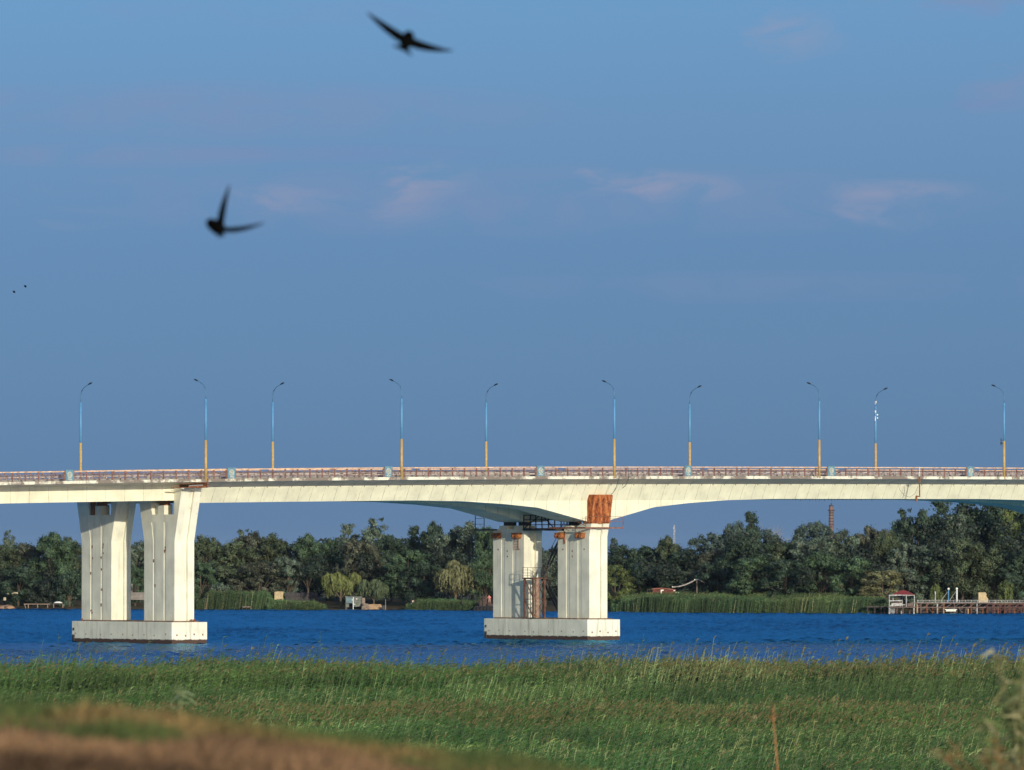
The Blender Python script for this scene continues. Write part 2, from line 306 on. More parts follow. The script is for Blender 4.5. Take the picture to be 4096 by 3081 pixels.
def quads(name, V, mat, parent=None, cols=None, smooth=False, link=True):
    """V: (n,4,3) array of loose quads"""
    n = len(V); me = bpy.data.meshes.new(name)
    me.vertices.add(n * 4); me.loops.add(n * 4); me.polygons.add(n)
    off = wloc(parent) if parent is not None else Vector((0, 0, 0))
    co = (V.reshape(-1, 3) - np.array(off)).astype(np.float32)
    me.vertices.foreach_set('co', co.ravel()); me.loops.foreach_set('vertex_index', np.arange(n * 4, dtype=np.int32))
    me.polygons.foreach_set('loop_start', np.arange(0, n * 4, 4, dtype=np.int32))
    if cols is not None:
        a = me.color_attributes.new('Col', 'FLOAT_COLOR', 'POINT')
        c4 = np.ones((n, 4, 4), np.float32); c4[:, :, :3] = cols[:, None, :] if cols.ndim == 2 else cols
        a.data.foreach_set('color', c4.ravel())
    me.update(calc_edges=True); me.validate()
    me.materials.append(mat)
    if not link: return me
    o = bpy.data.objects.new(name, me); COL.objects.link(o)
    if parent is not None: o.parent = parent
    return o
def grid(name, P, mat, kind='structure', smooth=True):
    r, c_, _ = P.shape; me = bpy.data.meshes.new(name)
    idx = np.arange(r * c_).reshape(r, c_); q = np.stack([idx[:-1, :-1], idx[:-1, 1:], idx[1:, 1:], idx[1:, :-1]], -1).reshape(-1, 4)
    me.vertices.add(r * c_); me.loops.add(q.size); me.polygons.add(len(q))
    me.vertices.foreach_set('co', P.astype(np.float32).ravel()); me.loops.foreach_set('vertex_index', q.astype(np.int32).ravel()); me.polygons.foreach_set('loop_start', np.arange(0, q.size, 4, dtype=np.int32))
    me.update(calc_edges=True)
    if smooth: me.polygons.foreach_set('use_smooth', np.ones(len(q), bool))
    me.materials.append(mat); o = bpy.data.objects.new(name, me); COL.objects.link(o); o['kind'] = kind
    return o
def vnoise(x, y, seed=0):      # smooth value noise, arrays
    def h(i, j): 
        s = np.sin(i * 127.1 + j * 311.7 + seed * 74.7) * 43758.5453; return s - np.floor(s)
    xi, yi = np.floor(x), np.floor(y); fx, fy = x - xi, y - yi; fx = fx * fx * (3 - 2 * fx); fy = fy * fy * (3 - 2 * fy)
    return (h(xi, yi) * (1 - fx) + h(xi + 1, yi) * fx) * (1 - fy) + (h(xi, yi + 1) * (1 - fx) + h(xi + 1, yi + 1) * fx) * fy

# ------------------------------------------------------------------ ground and water
SHORE_PX = np.array([-3000, 0, 1000, 1700, 2200, 2600, 3400, 4096, 7000.]); SHORE_Y = np.array([2436, 2437, 2440, 2443, 2447, 2452, 2456, 2456, 2456.])
def shore(px): return CAMH * FPX / (np.interp(px, SHORE_PX, SHORE_Y) - HZ)
def near_z(u, v):
    hill = 0.53 + 0.10 * np.log1p(np.exp((u + 1.9) * 3)) / 3 + 0.06 * np.log1p(np.exp((u + 0.5) * 4)) / 4 - 0.04 * np.tanh(-(u + 1.9).clip(-50, 0))
    z1 = CAMH - hill - np.where(v < 25, 0.0011 * (v - 25) ** 2, 0.0042 * (v - 25) ** 2)
    floor = CAMH - np.interp(v, [0, 10, 25, 80, 120, 210, 250], [1.75, 1.6, 1.15, 2.75, 5.0, 9.55, 9.75])
    return np.where(v < 60, np.maximum(z1, floor), floor)
def ground_z(u, v):
    px = 2048 + u / np.maximum(v, 1) * FPX; sv = shore(np.clip(px, -3000, 7000))
    zn = near_z(u, np.minimum(v, 250)); nearshore = 476 + 6 * np.sin(u * 0.21) + 4 * np.sin(u * 0.077 + 1)
    z = np.where(v < 250, zn, 0.45)
    z = np.where(v > nearshore, np.maximum(0.45 - 0.25 * (v - nearshore), -2.5), z)
    zf = np.where(v > sv, np.minimum(0.12 + (v - sv) * 0.035, 1.6), np.maximum(-2.5, -0.2 * (sv - v)))
    return np.where(v > 900, zf, z)
us = np.concatenate([np.geomspace(-6000, -130, 30), np.linspace(-125, -14, 60), np.linspace(-13, 13, 90), np.linspace(14, 125, 60), np.geomspace(130, 6000, 30)])
vs_ = np.concatenate([np.linspace(-40, 9, 12), np.linspace(10, 40, 70), np.linspace(42, 260, 60), np.linspace(265, 460, 20), np.linspace(462, 500, 20), np.linspace(520, 1270, 20), np.linspace(1280, 1440, 90), np.geomspace(1450, 12000, 25)])
UU, VV = np.meshgrid(us, vs_); GZ = ground_z(UU, VV)
GP = np.array([CAM[0], CAM[1], 0]) + UU[..., None] * RGT + VV[..., None] * FWD; GP[..., 2] = GZ
gm, nt, ln, p = new_mat('bank_soil_and_turf')
g_ = N(nt, 'ShaderNodeNewGeometry'); n1 = N(nt, 'ShaderNodeTexNoise'); n1.inputs['Scale'].default_value = 1.3; n1.inputs['Detail'].default_value = 6; ln.new(g_.outputs['Position'], n1.inputs['Vector'])
cr = N(nt, 'ShaderNodeValToRGB'); ln.new(n1.outputs['Fac'], cr.inputs[0])
cr.color_ramp.elements[0].position = 0.35; cr.color_ramp.elements[0].color = (0.05, 0.06, 0.02, 1); cr.color_ramp.elements[1].position = 0.62; cr.color_ramp.elements[1].color = (0.17, 0.10, 0.05, 1)
ln.new(cr.outputs[0], p.inputs['Base Color']); p.inputs['Roughness'].default_value = 0.95; p.inputs['Specular IOR Level'].default_value = 0.1
grid('ground', GP, gm)

# river: a wind-ruffled surface
ts = np.concatenate([-np.geomspace(0.09, 1.2, 14)[::-1], np.linspace(-0.086, 0.086, 560), np.geomspace(0.09, 1.2, 14)])
vw = np.concatenate([np.linspace(440, 1440, 1300)])
T, V_ = np.meshgrid(ts, vw); Uw = T * V_
WZ = np.zeros_like(T); wr = np.random.default_rng(3)
for i in range(40):
    lam = 0.8 * (3.2 / 0.8) ** wr.random(); th = R_(wr.normal(262, 45)); k = 2 * math.pi / lam
    WZ += 0.0105 * lam * np.sin(k * (Uw * math.cos(th) + V_ * math.sin(th)) + wr.random() * 6.28)
WZ *= (0.45 + 0.8 * vnoise(Uw / 18, V_ / 45, 4) + 0.3 * vnoise(Uw / 60, V_ / 22, 9)) * np.clip((0.09 - np.abs(T)) / 0.004, 0, 1) * (0.75 + 0.25 * np.clip((V_ - 840 - 0.3 * Uw) / 60, 0, 1))
WP = np.array([CAM[0], CAM[1], 0]) + Uw[..., None] * RGT + V_[..., None] * FWD; WP[..., 2] = WZ
wm, nt, ln, p = new_mat('river_water')
nt.remove(p); df = N(nt, 'ShaderNodeBsdfDiffuse'); df.inputs[0].default_value = (0.001, 0.042, 0.150, 1); gl = N(nt, 'ShaderNodeBsdfGlossy'); gl.inputs['Color'].default_value = (0.16, 0.53, 0.82, 1); gl.inputs['Roughness'].default_value = 0.13
g0 = N(nt, 'ShaderNodeNewGeometry'); vd = N(nt, 'ShaderNodeVectorMath', operation='DOT_PRODUCT'); ln.new(g0.outputs['Position'], vd.inputs[0]); vd.inputs[1].default_value = [float(q) for q in FWD]
ws_ = N(nt, 'ShaderNodeTexNoise'); ws_.inputs['Scale'].default_value = 0.03; ws_.inputs['Detail'].default_value = 4; ln.new(g0.outputs['Position'], ws_.inputs['Vector'])
vm = N(nt, 'ShaderNodeMath', operation='MULTIPLY_ADD'); ln.new(ws_.outputs['Fac'], vm.inputs[0]); vm.inputs[1].default_value = 90.0; ln.new(vd.outputs['Value'], vm.inputs[2])
lee = N(nt, 'ShaderNodeMapRange', interpolation_type='SMOOTHSTEP'); V0 = float(CAM[:2] @ FWD[:2]); lee.inputs[1].default_value = V0 + 875 + 45; lee.inputs[2].default_value = V0 + 835 + 45; ln.new(vm.outputs[0], lee.inputs[0])   # water in the lee of the reeds is calmer and mirrors more
gt = N(nt, 'ShaderNodeMix', data_type='RGBA'); ln.new(lee.outputs[0], gt.inputs[0]); gt.inputs[6].default_value = (0.16, 0.55, 0.80, 1); gt.inputs[7].default_value = (0.40, 0.60, 0.80, 1); ln.new(gt.outputs[2], gl.inputs['Color'])
mxs = N(nt, 'ShaderNodeMixShader'); mxs.inputs[0].default_value = 0.5; ln.new(df.outputs[0], mxs.inputs[1]); ln.new(gl.outputs[0], mxs.inputs[2]); ln.new(mxs.outputs[0], nt['Material Output'].inputs[0])
g_ = N(nt, 'ShaderNodeNewGeometry'); mp = N(nt, 'ShaderNodeMapping'); mp.inputs['Rotation'].default_value = (0, 0, ALPHA); mp.inputs['Scale'].default_value = (3.0, 1.2, 1); ln.new(g_.outputs['Position'], mp.inputs[0])
n1 = N(nt, 'ShaderNodeTexNoise'); n1.inputs['Scale'].default_value = 1.0; n1.inputs['Detail'].default_value = 5; n1.inputs['Roughness'].default_value = 0.6; ln.new(mp.outputs[0], n1.inputs['Vector'])
bp = N(nt, 'ShaderNodeBump'); bp.inputs['Strength'].default_value = 0.5; bp.inputs['Distance'].default_value = 0.2; ln.new(n1.outputs['Fac'], bp.inputs['Height']); ln.new(bp.outputs[0], df.inputs['Normal']); ln.new(bp.outputs[0], gl.inputs['Normal'])
grid('river', WP, wm)

# ------------------------------------------------------------------ bridge: profile
PB = [(0, 1940), (350, 1935.5), (700, 1930.6), (928, 1927), (1350, 1921), (1760, 1918.5), (2166, 1917), (2696, 1916), (3400, 1917), (4096, 1918)]
pts = np.array([onY(a, b, 0.0) for a, b in PB]); KX = pts[:, 0].mean()
CO = np.polyfit(pts[:, 0] - KX, pts[:, 2], 3); X0b, X1b = pts[0, 0], pts[-1, 0]; dCO = np.polyder(CO)
def zb(X):                       # underside of the edge beam
    X = np.asarray(X, float); Xc = np.clip(X, X0b, X1b); return np.polyval(CO, Xc - KX) + np.polyval(dCO, Xc - KX) * (X - Xc)
W = 25.6; TH = 0.34
def zt(X): return zb(X) + TH
XE = XY(829, 0.0)                 # expansion joint
COLY = 3.85; PITCHY = 13.0; CLEN = 6.2; CW = 1.37
XP2 = XY(2357, COLY) + CW; XP1 = XY(698, COLY) + CW
XP3 = XY(4352, 3.9) + 10
XG = XP1 - 0.57                  # end of the left span's girder
XL, XR = -150.0, 330.0
def gdepth(X):
    X = np.asarray(X, float); D = np.minimum(abs(X - XP2), abs(X - XP3)); D = np.where(X > XP3 + 40, 99, D)
    return np.interp(D, [0, 1.4, 8.8, 14, 20, 27], [5.45, 5.4, 3.72, 3.25, 2.9, 2.76]) - TH
bridge = empty('road_bridge', ((XP1 + XP2) / 2, W / 2, 0), 'long cream concrete road bridge with box girders and a brown railing, crossing the river', 'bridge')
def sweep(name, xs, sect, mat, parent=bridge, smooth=False):
    mb = MB(); mb.loft([[(x, y, z) for y, z in sect(x)] for x in xs]); return mb.build(name, mat, parent, smooth)
def mir(s): return [(W - y, z) for y, z in s]
def slab(x):
    b = float(zb(x)); half = [(0.03, b + TH - 0.05), (0.03, b + 0.02), (1.3, b - 0.02), (1.9, b - 0.10), (2.5, b - 0.26), (2.98, b - 0.47), (3.27, b - 0.62), (10.6, b - 0.62), (11.0, b - 0.3)]
    full = half + [(W - y, z) for y, z in reversed(half)]
    return full
def slab_left(x):
    b = float(zb(x)); half = [(0.03, b + TH - 0.05), (0.03, b + 0.02), (2.2, b - 0.05), (3.2, b - 0.16), (4.0, b - 0.3), (10.2, b - 0.3), (10.6, b - 0.2)]
    return half + [(W - y, z) for y, z in reversed(half)]
xsL = np.linspace(XL, XE - 0.06, 60); xsR = np.concatenate([np.linspace(XE + 0.06, XP2 - 30, 24), np.linspace(XP2 - 29, XP2 + 29, 60), np.linspace(XP2 + 30, XR, 60)])
sweep('deck_slab', xsL, slab_left, 'deck'); sweep('deck_slab', xsR, slab, 'deck')
def edge(y0, y1):
    def f(x):
        b = float(zb(x)); return [(y0, b), (y1, b), (y1, b + TH), (y0, b + TH)]
    return f
for a, b_ in ((-0.02, 0.34), (W - 0.34, W + 0.02)):
    for xs in (xsL, xsR): sweep('edge_beam', xs, edge(a, b_), 'edge')
def web(off, left):
    def f(x):
        b = float(zb(x)); d = float(gdepth(x)) if not left else 2.10 + TH * 0
        t = b - (0.26 if left else 0.58)
        if left: s = [(4.0, t), (4.02, b - d), (9.9, b - d), (9.92, t)]
        else:
            k = min(d, 2.55); s = [(3.24, t), (3.30, b - 0.75), (4.2, b - k), (4.2, b - d - 0.0005), (9.7, b - d - 0.0005), (9.7, b - k), (10.6, b - 0.75), (10.66, t)]
        return [(y + off, z) for y, z in s]
    return f
OFF = 12.1 
for off in (0.0, OFF):
    xs = np.linspace(XL, XG, 50); sweep('box_girder', xs, web(off, True), 'girder_left')
    xs = np.concatenate([np.linspace(XP1 + 0.25, XP2 - 28, 30), np.linspace(XP2 - 27, XP2 + 27, 109), np.linspace(XP2 + 28, XP3 - 28, 20), np.linspace(XP3 - 27, XP3 + 27, 55), np.linspace(XP3 + 28, XR, 10)])
    sweep('box_girder', xs, web(off, False), 'girder')

# railings, guard rails
PANX = [22.34 * i for i in range(7)]
def railing(y, x0, x1):
    mb = MB(); top = MB(); n = max(1, round((x1 - x0) / 1.735)); xs = np.linspace(x0, x1, n + 1)
    for i, x in enumerate(xs):
        z = float(zt(x))
        for dx in (-0.055, 0.055): mb.box((x + dx - 0.035, y - 0.04, z - 0.02), (x + dx + 0.035, y + 0.04, z + 1.02))
        if i < n:
            x2 = xs[i + 1]; zz = float(zt(x2))
            for h in (0.22, 0.38, 0.52, 0.68, 0.82): mb.beam((x, y, z + h), (x2, y, zz + h), 0.03)
            xm = (x + x2) / 2; zm = (z + zz) / 2; mb.box((xm - 0.014, y - 0.014, zm + 0.22), (xm + 0.014, y + 0.014, zm + 0.82))
            top.beam((x, y, z + 1.075), (x2, y, zz + 1.075), 0.15, 0.125)
    o = mb.build('railing', 'rail_bar', bridge); top.build('handrail', 'rail_top', o)
for y in (0.30, W - 0.30):
    pass
    cuts = [-66.0, -44.68 + 0.0, -22.34] + PANX + [22.34 * 7, 22.34 * 8, 22.34 * 9]
    for a, b_ in zip(cuts[:-1], cuts[1:]): railing(y, a + 0.62, b_ - 0.62)
for y in (2.6, W - 2.6):
    mb = MB(); xs = np.linspace(-70, 205, 138)
    for i, x in enumerate(xs):
        z = float(zt(x)); mb.box((x - 0.06, y - 0.06, z - 0.25), (x + 0.06, y + 0.06, z + 0.75))
        if i < len(xs) - 1:
            x2 = xs[i + 1]; z2 = float(zt(x2)); s = -1 if y < 10 else 1
            for h in (0.47, 0.66): mb.beam((x, y + s * 0.1, z + h), (x2, y + s * 0.1, z2 + h), 0.06, 0.14)
    mb.build('guard_rail', 'guard', bridge)
    mb = MB()
    for i in range(60):
        xa = -70 + i * 4.6; mb.beam((xa, y + s * 0.45, float(zt(xa)) + 0.08), (xa + 4.5, y + s * 0.45, float(zt(xa + 4.5)) + 0.08), 0.22, 0.34)
    mb.build('kerb', 'grey', bridge)
# rose panels
M['rose'] = plain('worn_rose_paint', (0.62, 0.61, 0.50), var=0.3, scale=6, dirt=(0.25, 0.3, 0.3), dirt_amt=0.4)
for i, x in enumerate(PANX):
    z = float(zt(x)); mb = MB(); mb.box((x - 0.52, 0.16, z + 0.02), (x + 0.52, 0.28, z + 1.23))
    po = mb.build('decorative_panel', 'panel_blue', bridge, bevel=0.015)
    fr = MB()
    fr.box((x - 0.54, 0.13, z + 1.19), (x + 0.54, 0.30, z + 1.25)); fr.box((x - 0.54, 0.14, z + 0.0), (x - 0.50, 0.30, z + 1.19)); fr.box((x + 0.50, 0.14, z + 0.0), (x + 0.54, 0.30, z + 1.19))
    fr.build('frame', 'panel_blue', po)
    bk = MB(); bk.box((x - 0.68, 0.2, z), (x - 0.56, 0.42, z + 1.15)); bk.build('post', 'rail_bar', po)
    r = MB(); c0 = (x, 0.15, z + 0.68); r_ = np.random.default_rng(i)
    for k, (rad, th) in enumerate(((0.30, 0.035), (0.21, 0.03), (0.125, 0.028), (0.04, 0.035))):
        r.torus((x + r_.normal(0, 0.012), 0.15 - 0.01 * k, z + 0.68), (1, 0, 0), (0, 0, 1), rad, th, 18, 6, 1.12)
    for k in range(7):
        a = k * 0.9 + i; r.ball((x + 0.30 * math.cos(a), 0.15, z + 0.68 + 0.33 * math.sin(a)), 0.065, 8, 5, (1, 0.4, 0.8))
    r.beam((x, 0.155, z + 0.32), (x + 0.03, 0.155, z + 0.10), 0.04)
    r.ball((x - 0.14, 0.15, z + 0.19), 0.12, 8, 5, (1, 0.3, 0.55)); r.ball((x + 0.17, 0.15, z + 0.17), 0.13, 8, 5, (1, 0.3, 0.55))
    r.build('rose_emblem', M['rose'], po, smooth=True)
# expansion joint frame at the step between the spans
e = MB(); zz = float(zt(XE))
e.box((XE - 0.07, -0.10, zz - 1.02), (XE + 0.07, 0.06, zz + 0.06)); e.box((XE - 4.0, 0.9, zz - 1.06), (XE - 0.05, 1.5, zz - 0.98)); e.box((XE - 0.05, 0.08, zz - 1.02), (XE + 0.03, 3.4, zz - 0.45))
e.box((XE - 2.6, 0.0, zz - 0.99), (XE - 0.08, 0.10, zz - 0.86)); e.beam((XE - 3.6, 0.05, zz - 0.6), (XE - 0.1, 0.05, zz - 0.42), 0.06, 0.05)
e.build('expansion_joint', M['rust2'], bridge)
e = MB(); e.tube([(XE - 2.1, 0.7, zz - 0.78), (XE - 0.15, 0.7, zz - 0.72)], 0.07, 10); e.build('pipe', 'grey', bridge)
e = MB(); e.box((XG + 0.03, 3.7, zz - 2.4), (XG + 0.09, 10.2, zz - 0.6)); e.build('end_plate', 'rust2', bridge)
# drain pipe with a hook, on the right
xd = XY(3678, -0.1); zd = float(zt(xd)); d = MB()
d.beam((xd, -0.12, zd + 1.15), (xd, -0.12, zd - 0.02), 0.06); d.build('white_rod', 'white_paint', bridge)
d = MB(); d.beam((xd, -0.14, zd), (xd, -0.14, zd - 2.55), 0.10); d.beam((xd, -0.14, zd - 2.5), (xd - 0.55, -0.14, zd - 2.42), 0.12); d.beam((xd - 0.5, -0.14, zd - 2.45), (xd - 0.55, -0.14, zd - 3.1), 0.18); d.box((xd - 0.3, -0.2, zd - 0.55), (xd + 0.15, -0.08, zd - 0.35))
d.build('drain_pipe', 'rust2', bridge)
def cable(pxs, Y, mat='cable', r=0.022, name='hanging_cable'):
    mb = MB(); P = [onY(a, b, Y) for a, b in pxs]; mb.tube(P, r, 5); return mb.build(name, mat, bridge)
cable([(2512, 1868), (2513, 1895), (2516, 1905), (2512, 1925), (2500, 1945), (2490, 1953)], -0.15, r=0.035)
cable([(2475, 1912), (2470, 1935), (2462, 1955), (2452, 1972), (2445, 1977)], 0.5, r=0.03)
cable([(3592, 1936), (3600, 1962), (3620, 1984), (3640, 1989), (3660, 1975), (3672, 1945)], -0.1, r=0.02)
cable([(3620, 1942), (3618, 1965), (3612, 1992)], 3.0, r=0.025)
drip = MB(); rr = random.Random(4)
for k in range(26):
    x = XY(3174 + k * 12.5 + rr.uniform(-4, 4), 4.2); z = float(zb(x)) - float(gdepth(x)); drip.beam((x, 4.21, z + 0.05), (x + rr.uniform(-.03, .03), 4.21, z - rr.uniform(0.05, 0.32)), 0.035)
drip.each('rebar_stub', 'dark_steel', bridge)
hol = MB()
for k in range(70):
    x = XP1 + 6 + k * 1.74; z = float(zb(x)); hol.tube([(x, 3.20, z - 0.69), (x, 3.32, z - 0.69)], 0.05, 6)
hol.each('drain_hole', 'dark_steel', bridge)

# ------------------------------------------------------------------ piers
FT = onY(686, 2489.4, COLY - 1.05)[2]          # top of the footings
def footing(parent, xc, x0off, x1off, ya, yb):
    mb = MB(); mb.box((xc + x0off, ya, 0.50), (xc + x1off, yb, FT)); mb.build('footing', 'footing', parent, bevel=0.06)
    mb = MB(); rb = random.Random(int(xc) + 5)
    for k in range(9):
        y = ya + 0.8 + k * (yb - ya - 1.6) / 8 + rb.uniform(-.5, .5); z = 1.05 + rb.uniform(-.1, .1); mb.box((xc + x0off - 0.03, y - 0.06, z - 0.07), (xc + x0off + 0.02, y + 0.06, z + 0.07))
    for k in range(4):
        x = xc + x0off + 0.7 + k * 1.2; z = 1.05 + rb.uniform(-.1, .1); mb.box((x - .08, ya - 0.03, z - .1), (x + .08, ya + .02, z + .1))
    mb.each('anchor_bolt', 'rust2', parent)
    mb = MB(); mb.box((xc + x0off + 0.05, ya + 0.06, -1.5), (xc + x1off - 0.05, yb - 0.05, 0.50)); mb.build('footing_base', M['footing'], parent)
    mb = MB(); mb.box((xc + x0off + 0.7, ya + 0.7, FT - 0.02), (xc + x1off - 0.7, yb - 1.2, FT + 0.14))
    rr = random.Random(int(xc))
    for k in range(26):
        x = xc + rr.uniform(x0off + 0.1, x1off - 0.4); y = rr.uniform(ya + 0.2, yb - 0.6); s = rr.uniform(0.15, 0.5); mb.box((x, y, FT - 0.02), (x + s, y + s * 1.6, FT + rr.uniform(0.02, 0.09)))
    mb.build('ledge_dirt', 'dirt', parent)
    mb = MB(); mb.box((xc + x0off - 0.16, yb - 0.6, -0.6), (xc + x0off - 0.003, yb - 0.3, 0.95)); mb.box((xc + x0off - 0.14, yb - 0.5, 1.45), (xc + x0off - 0.003, yb - 0.5, 1.75)); mb.build('fender', 'dark_steel', parent)
def shaft_ring(xc, y0, y1, z, g1, g2, gw, gd, rec=0.30):
    """plan of a column: a channel in each end face and two grooves in each long face"""
    a = xc - CW; b = xc + CW; w3 = 2 * CW / 3
    r = [(a, y0), (a + w3 * 1.05, y0), (a + w3 * 1.05, y0 + rec), (b - w3 * 1.0, y0 + rec), (b - w3 * 1.0, y0), (b, y0)]
    r += [(b, y0 + g1), (b - gd, y0 + g1), (b - gd, y0 + g1 + gw), (b, y0 + g1 + gw), (b, y0 + g2), (b - gd, y0 + g2), (b - gd, y0 + g2 + gw), (b, y0 + g2 + gw)]
    r += [(b, y1), (b - w3, y1), (b - w3, y1 - rec), (a + w3, y1 - rec), (a + w3, y1), (a, y1)]
    r += [(a, y0 + g2 + gw), (a + gd, y0 + g2 + gw), (a + gd, y0 + g2), (a, y0 + g2), (a, y0 + g1 + gw), (a + gd, y0 + g1 + gw), (a + gd, y0 + g1), (a, y0 + g1)]
    return [(x, y, z) for x, y in r]
def head_ring(xc, y0, y1, z, w=CW, rec=0.30):
    a = xc - w; b = xc + w; w3 = 2 * w / 3
    r = [(a, y0), (a + w3 * 1.05, y0), (a + w3 * 1.05, y0 + rec), (b - w3, y0 + rec), (b - w3, y0), (b, y0), (b, y1), (a, y1)]
    return [(x, y, z) for x, y in r]
def zpx(px, py, Y): return onY(px, py, Y)[2]
# pier under the haunch (centre)
pier2 = empty('bridge_pier', (XP2, COLY + 9, 0), 'cream bridge pier under the rusty steel jacket, with a stair tower between its two columns', 'bridge pier', 'piers of the bridge')
footing(pier2, XP2, -2.45, 2.5, COLY - 1.05, COLY + PITCHY + CLEN + 0.45)
zg2 = zpx(2231, 2158, COLY); zk2 = zpx(2420, 2148, COLY); zc2 = zpx(2430, 2094, COLY); zt2 = zpx(2430, 2116, COLY)
for k in range(2):
    y0 = COLY + PITCHY * k; y1 = y0 + CLEN
    mb = MB(); mb.loft([shaft_ring(XP2, y0, y1, FT + 0.1, 1.55, 3.85, 0.72, 0.05), shaft_ring(XP2, y0, y1, zg2, 1.55, 3.85, 0.72, 0.05)]); mb.loft([head_ring(XP2, y0, y1, zg2 - 0.001), head_ring(XP2, y0, y1, zk2)])
    mb.loft([head_ring(XP2, y0, y1, zk2 - 0.001), head_ring(XP2, y0 - 0.42, y0 + 1.25, zc2 + 0.02)] if k == 0 else [head_ring(XP2, y0, y1, zk2 - 0.001), head_ring(XP2, y0 - 0.05, y1, zt2)])
    if k == 0: mb.box((XP2 - CW + 0.012, y0 + 0.4, zk2 - 0.2), (XP2 + CW - 0.012, y1 - 0.012, zt2 - 0.25))
    co = mb.build('column', 'pier', pier2)
    # bearing blocks and bearings under the girder
    zgb = float(zb(XP2)) - float(gdepth(XP2)); b = MB()
    for yy in (y0 + 1.6, y0 + 4.6): b.box((XP2 - 1.1, yy - 0.7, zt2 - 0.3), (XP2 + 1.0, yy + 0.7, zgb - 0.42))
    b.each('bearing_block', 'pier', pier2)
    b = MB()
    for yy in (y0 + 1.6, y0 + 4.6): b.box((XP2 - 0.6, yy - 0.5, zgb - 0.42), (XP2 + 0.6, yy + 0.5, zgb + 0.02))
    b.each('bearing', 'dark_steel', pier2)
    hb = MB()
    for (dy, zz) in ((5.2, 8.4), (1.0, 8.4), (3.3, 7.55), (3.35, 8.2)): hb.tube([(XP2 - CW - 0.015, y0 + dy, FT + zz), (XP2 - CW + 0.05, y0 + dy, FT + zz)], 0.11, 8)
    hb.each('bolt_hole', 'rust2', co)
# rusty jacket on the near column head
ztop = zpx(2440, 1979, 2.85); cs = MB()
def cas(y0, y1, z, w): return [(XP2 - w, y0, z), (XP2 - w * 0.1, y0, z), (XP2 - w * 0.06, y0 - 0.05, z), (XP2 + w * 0.5, y0, z), (XP2 + w, y0, z), (XP2 + w, y1, z), (XP2 - w, y1, z)]
cs.loft([cas(COLY - 0.47, COLY + 1.1, zc2 - 0.02, CW + 0.07), cas(COLY - 0.72, COLY + 1.1, (zc2 + ztop) / 2, CW + 0.06), cas(COLY - 1.02, COLY + 0.9, ztop - 0.12, CW + 0.05), cas(COLY - 0.95, COLY + 0.6, ztop, CW)])
jm, nt, ln, p = new_mat('jacket_rust'); g_ = N(nt, 'ShaderNodeNewGeometry'); mp = N(nt, 'ShaderNodeMapping'); mp.inputs['Scale'].default_value = (1.5, 1.5, 0.6); ln.new(g_.outputs['Position'], mp.inputs[0])
n1 = N(nt, 'ShaderNodeTexNoise'); n1.inputs['Scale'].default_value = 1.6; n1.inputs['Detail'].default_value = 12; n1.inputs['Roughness'].default_value = 0.72; ln.new(mp.outputs[0], n1.inputs['Vector'])
cr = N(nt, 'ShaderNodeValToRGB'); ln.new(n1.outputs['Fac'], cr.inputs[0]); cr.color_ramp.elements[0].position = 0.36; cr.color_ramp.elements[0].color = (0.07, 0.022, 0.014, 1); cr.color_ramp.elements[1].position = 0.66; cr.color_ramp.elements[1].color = (0.60, 0.26, 0.10, 1)
for q, c4 in ((0.46, (0.22, 0.055, 0.02, 1)), (0.55, (0.40, 0.125, 0.038, 1))): e = cr.color_ramp.elements.new(q); e.color = c4
ln.new(cr.outputs[0], p.inputs['Base Color']); p.inputs['Roughness'].default_value = 0.8; p.inputs['Specular IOR Level'].default_value = 0.2
bp = N(nt, 'ShaderNodeBump'); bp.inputs['Strength'].default_value = 0.4; bp.inputs['Distance'].default_value = 0.05; ln.new(n1.outputs['Fac'], bp.inputs['Height']); ln.new(bp.outputs[0], p.inputs['Normal'])
cs.build('steel_jacket', jm, pier2); tag(bpy.data.objects['steel_jacket'], 'rusty orange steel jacket')
rv = MB()
for zz in (0.25, 0.72): 
    t = zc2 + (ztop - zc2) * zz; yy = COLY - 0.47 - 0.55 * zz; rv.box((XP2 - CW - 0.09, yy - 0.05, t - 0.03), (XP2 + CW + 0.09, yy + 0.02, t + 0.03))
rv.each('seam', 'rust2', pier2)

